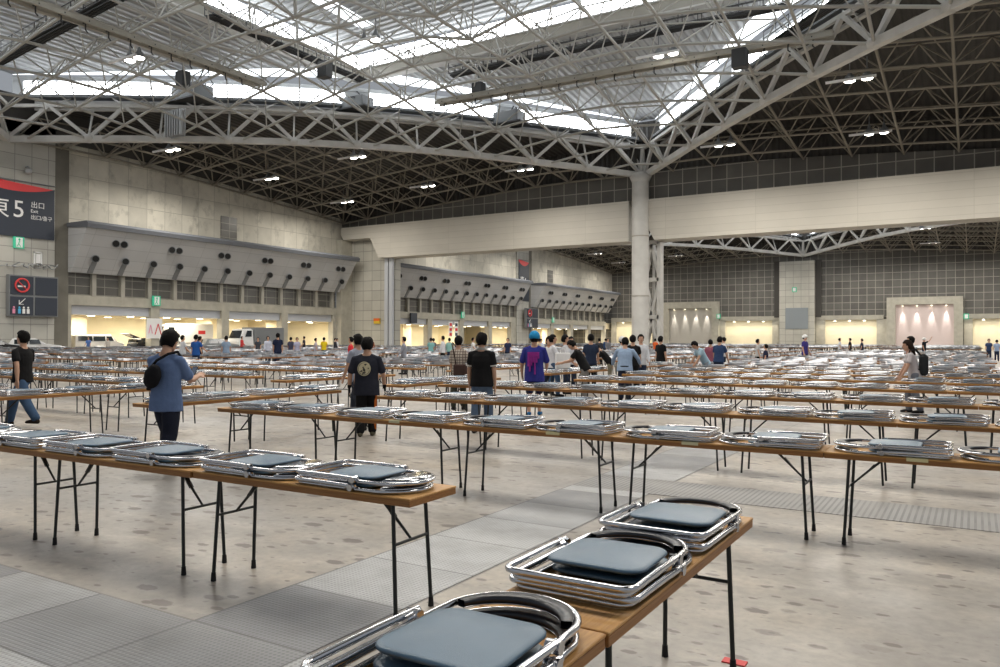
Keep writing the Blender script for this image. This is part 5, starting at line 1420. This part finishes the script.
person(-8.17, 37.0, leftward(-8,37), 1.58, 'person in navy sitting low at the far tables', (.015,.02,.05), NAVY, 0, crouch=.6)
person(-9.02, 39.16, rightward(-9,39), 1.58, 'person in pale shirt and dark trousers next to the one sitting low', (.45,.45,.45), BLK, 0)
person(-9.34, 68.76, rightward(-9,69), 1.71, 'distant person in white shirt, first of two near the tiled pilaster', (.55,.57,.6), NAVY, 0)
person(-8.6, 68.97, leftward(-9,69), 1.71, 'distant person in black, second of two near the tiled pilaster', BLK, BLK, 0)
person(-7.39, 65.97, leftward(-7,66), 1.66, 'distant person in dark navy standing alone before the rosy portal', (.02,.03,.06), NAVY, 0)
x, y = -1.09, 18.96
rA, iA = person(x, y, leftward(x,y)+6, 1.56, 'woman with long hair, pale tee and dark backpack leaning to the tables', (.50,.46,.47), (.14,.15,.18), 2, longhair=True, lean=12, walk=.3, armL=(30,12,10), armR=(32,6,8), wide=.9, headdown=5, hair=HAIRB)
bp = empty('backpack', (x, y, 0), rA.rotation_euler[2], label='dark backpack on the back of the long haired woman in the pale tee', cat='backpack')
q = MB(); q.bbox(-.15,.15,-.25,-.09,.80,1.26,.05); q.build('backpack_body', cloth((.02,.022,.025)), bp)
for sx in (-.09,.09):
    q = MB(); q.tube([(sx,-.12,1.22),(sx,-.02,1.36),(sx,.10,1.34),(sx,.14,1.18),(sx,.06,1.0),(sx,-.10,.92)], .017, 6); q.build('strap', cloth((.02,.022,.025)), bp)
person(-1.61, 26.15, leftward(-1.6,26), 1.66, 'person with black hair behind the woman with the dark backpack', (.35,.2,.2), BLK, 1)
person(-3.21, 66.8, leftward(-3,67)+150, 1.75, 'distant person in black vest and white cap raising one arm', (.012,.015,.02), NAVY, 0, cap=(.7,.7,.7), armL=(120,25,30), armR=(10,8,10))
person(.96, 69.56, toward_cam(1,69), 1.68, 'distant person in navy and white at the far end of the open aisle', (.03,.05,.12), NAVY, 0)
person(1.47, 69.78, away(1.4,69), 1.62, 'distant person in pale blue at the far end of the open aisle', (.35,.45,.65), NAVY, 0)
person(2.1, 71.2, rightward(2,69), 1.66, 'distant person in white shirt, outermost at the far end of the open aisle', (.6,.62,.66), BLK, 0)
# people at the gate side
r_, i_ = person(-29.58, 22.73, away(-29.5,22.7)-30, 1.68, 'man in royal blue tee seen from behind in front of the white box truck', (.02,.09,.32), NAVY, 1, armL=(8,10,15), armR=(30,20,30))
person(-32.2, 24.0, rightward(-32.9,24.6)+30, 1.66, 'person in white shirt and dark trousers, beside the man in the royal blue tee', (.6,.62,.66), BLK, 1, armL=(25,8,40), armR=(15,8,30))
person(-33.0, 25.6, rightward(-32.6,24.7), 1.62, 'person in black tee half behind the one in the white shirt', BLK, BLK, 0)
person(-33.5, 27.6, away(-33,27), 1.66, 'person in pale blue shirt standing by the white box truck', (.25,.33,.45), NAVY, 0)
person(-38.2, 31.5, rightward(-38,31), 1.62, 'person in dark clothes by the end of the white box truck', (.10,.12,.10), BLK, 0)
person(-30.61, 28.47, away(-30.6,28.4), 1.80, 'tall man in dark navy shirt seen from behind before the white cab truck', (.012,.018,.045), (.012,.018,.045), 1, armL=(3,6,8), armR=(3,6,8))
GP = [(-37.27,33.86,1.67,(.50,.52,.62),'person in pale lilac shirt before the white cab truck'),(-42.99,38.15,1.60,(.05,.055,.07),'person in dark shirt before the lattice body of the truck'),
 (-39.9,37.2,1.58,(.5,.5,.55),'person in pale shirt behind the tall man in navy'),(-39.05,37.46,1.62,(.06,.06,.10),'person in dark shirt next to the pale lilac one'),(-38.0,37.0,1.60,(.38,.38,.52),'person in lavender shirt at gate three'),
 (-37.6,38.3,1.56,(.45,.42,.48),'person in greyish pink shirt at gate three'),(-38.11,39.6,1.62,(.75,.55,.02),'person in bright yellow shirt carrying a blue bag at gate four'),(-44.57,47.6,1.56,(.03,.03,.04),'far person in black at gate four, first of the small group'),
 (-45.1,48.4,1.55,(.55,.55,.58),'far person in white at gate four, second of the small group'),(-44.0,49.4,1.55,(.04,.05,.06),'far person in dark grey at gate four, third of the small group'),(-43.0,50.3,1.55,(.30,.10,.05),'far person in rust brown at gate four, last of the small group'),
 (-36.2,40.35,1.54,(.62,.55,.30),'person in pale yellow top with navy cap near the corner tower'),(-55,47,1.7,(.55,.05,.05),'far person in red top standing high behind the truck'),(-50.0,49.5,1.72,(.04,.04,.05),'far person in black between gates three and four'),
 (-21.25,26.98,1.62,(.25,.26,.30),'person in grey shirt near the corner tower'),(-30.97,42.5,1.58,(.10,.12,.14),'person in dark grey past the corner tower'),(-29.2,39.8,1.60,(.20,.42,.42),'person in teal top past the corner tower'),(-28.2,40.4,1.60,(.25,.45,.42),'second person in pale teal top past the corner tower'),
 (-24.53,34.52,1.70,(.58,.58,.62),'person in white shirt carrying a brown bag by the striped notices'),(-26.4,38.6,1.60,(.45,.32,.32),'person in pinkish top by the striped notices'),(-25.9,39.6,1.62,(.6,.6,.6),'person in white tee by the striped notices'),
 (-23.84,40.24,1.60,(.02,.03,.07),'person in navy top standing before the distant banner'),(-22.6,41.9,1.58,(.42,.35,.26),'person in beige top beside the navy one before the distant banner'),(-24.94,46.5,1.56,(.5,.55,.68),'person in pale blue shirt under the distant notice board'),
 (-66.5,40.0,1.62,(.10,.20,.50),'person in blue shirt near the white minivan'),(-66.2,41.6,1.56,(.6,.55,.5),'person in pale shirt near the white minivan'),(-27,62,1.62,(.02,.05,.14),'small person in blue before the first tall portal'),(-22,60.5,1.62,(.65,.12,.03),'small person in orange red vest before the first tall portal'),
 (-24.2,56,1.62,(.15,.15,.17),'small person in grey right beside the distant notice board'),(-20,45,1.62,(.04,.04,.05),'small person in black behind the women in white tees')]
for k, (x, y, h, c, lab) in enumerate(GP):
    random.seed(k+40); f = random.choice((away, leftward, rightward, toward_cam))(x, y)+random.uniform(-30,30)
    person(x, y, f, h, lab, c, random.choice((NAVY,BLK,(.05,.05,.06),(.12,.12,.14))), 0, walk=random.choice((0,.2,.5)), armL=(random.uniform(0,20),8,random.uniform(5,40)), armR=(random.uniform(0,20),8,random.uniform(5,40)), sleeve=random.choice((.6,1.5)))
# ------------------------------------------------------------------ light, camera
w = bpy.data.worlds.new('world'); SC.world = w; w.use_nodes = True
bg = w.node_tree.nodes['Background']; bg.inputs['Color'].default_value = (.86,.92,1,1); bg.inputs['Strength'].default_value = .24  # even sky added as fill, entering where the near hall sides are left open
# lamps of the halls: wide soft light below each lamp pair (grid of 12.3 m)
for (hx, hy) in HALLS:
    for ix in (-64.3,-39.7,-19.0,-6.8,6):
        for iy in (0,1,2,3):
            y = hy-26+iy*19.5
            area('high_bay_light', (ix, y, 16.6 if hy < 60 else 16.6), 6, 6, 900, (1,.94,.84))
cam = bpy.data.cameras.new('camera'); co = bpy.data.objects.new('camera', cam); COL.objects.link(co); SC.camera = co
cam.sensor_width = 36; cam.lens = 782*36/1000; cam.clip_end = 600; cam.clip_start = .05
co.location = (0,0,1.55)
pitch = math.atan((339.1-333.5)/782); roll = math.atan(6/-1774.)
co.rotation_euler = (Matrix.Rotation(math.atan(474/782),3,'Z') @ Matrix.Rotation(PI/2+pitch,3,'X') @ Matrix.Rotation(-roll,3,'Z')).to_euler()
SC.view_settings.view_transform = 'Standard'; SC.view_settings.look = 'None'; SC.view_settings.gamma = 1; SC.view_settings.use_curve_mapping = False
SC.view_settings.exposure = 0.5
SC.cycles.max_bounces = 6; SC.cycles.diffuse_bounces = 4; SC.cycles.glossy_bounces = 4; SC.cycles.use_denoising = True
SC.cycles.caustics_reflective = False; SC.cycles.caustics_refractive = False; SC.cycles.sample_clamp_indirect = 6
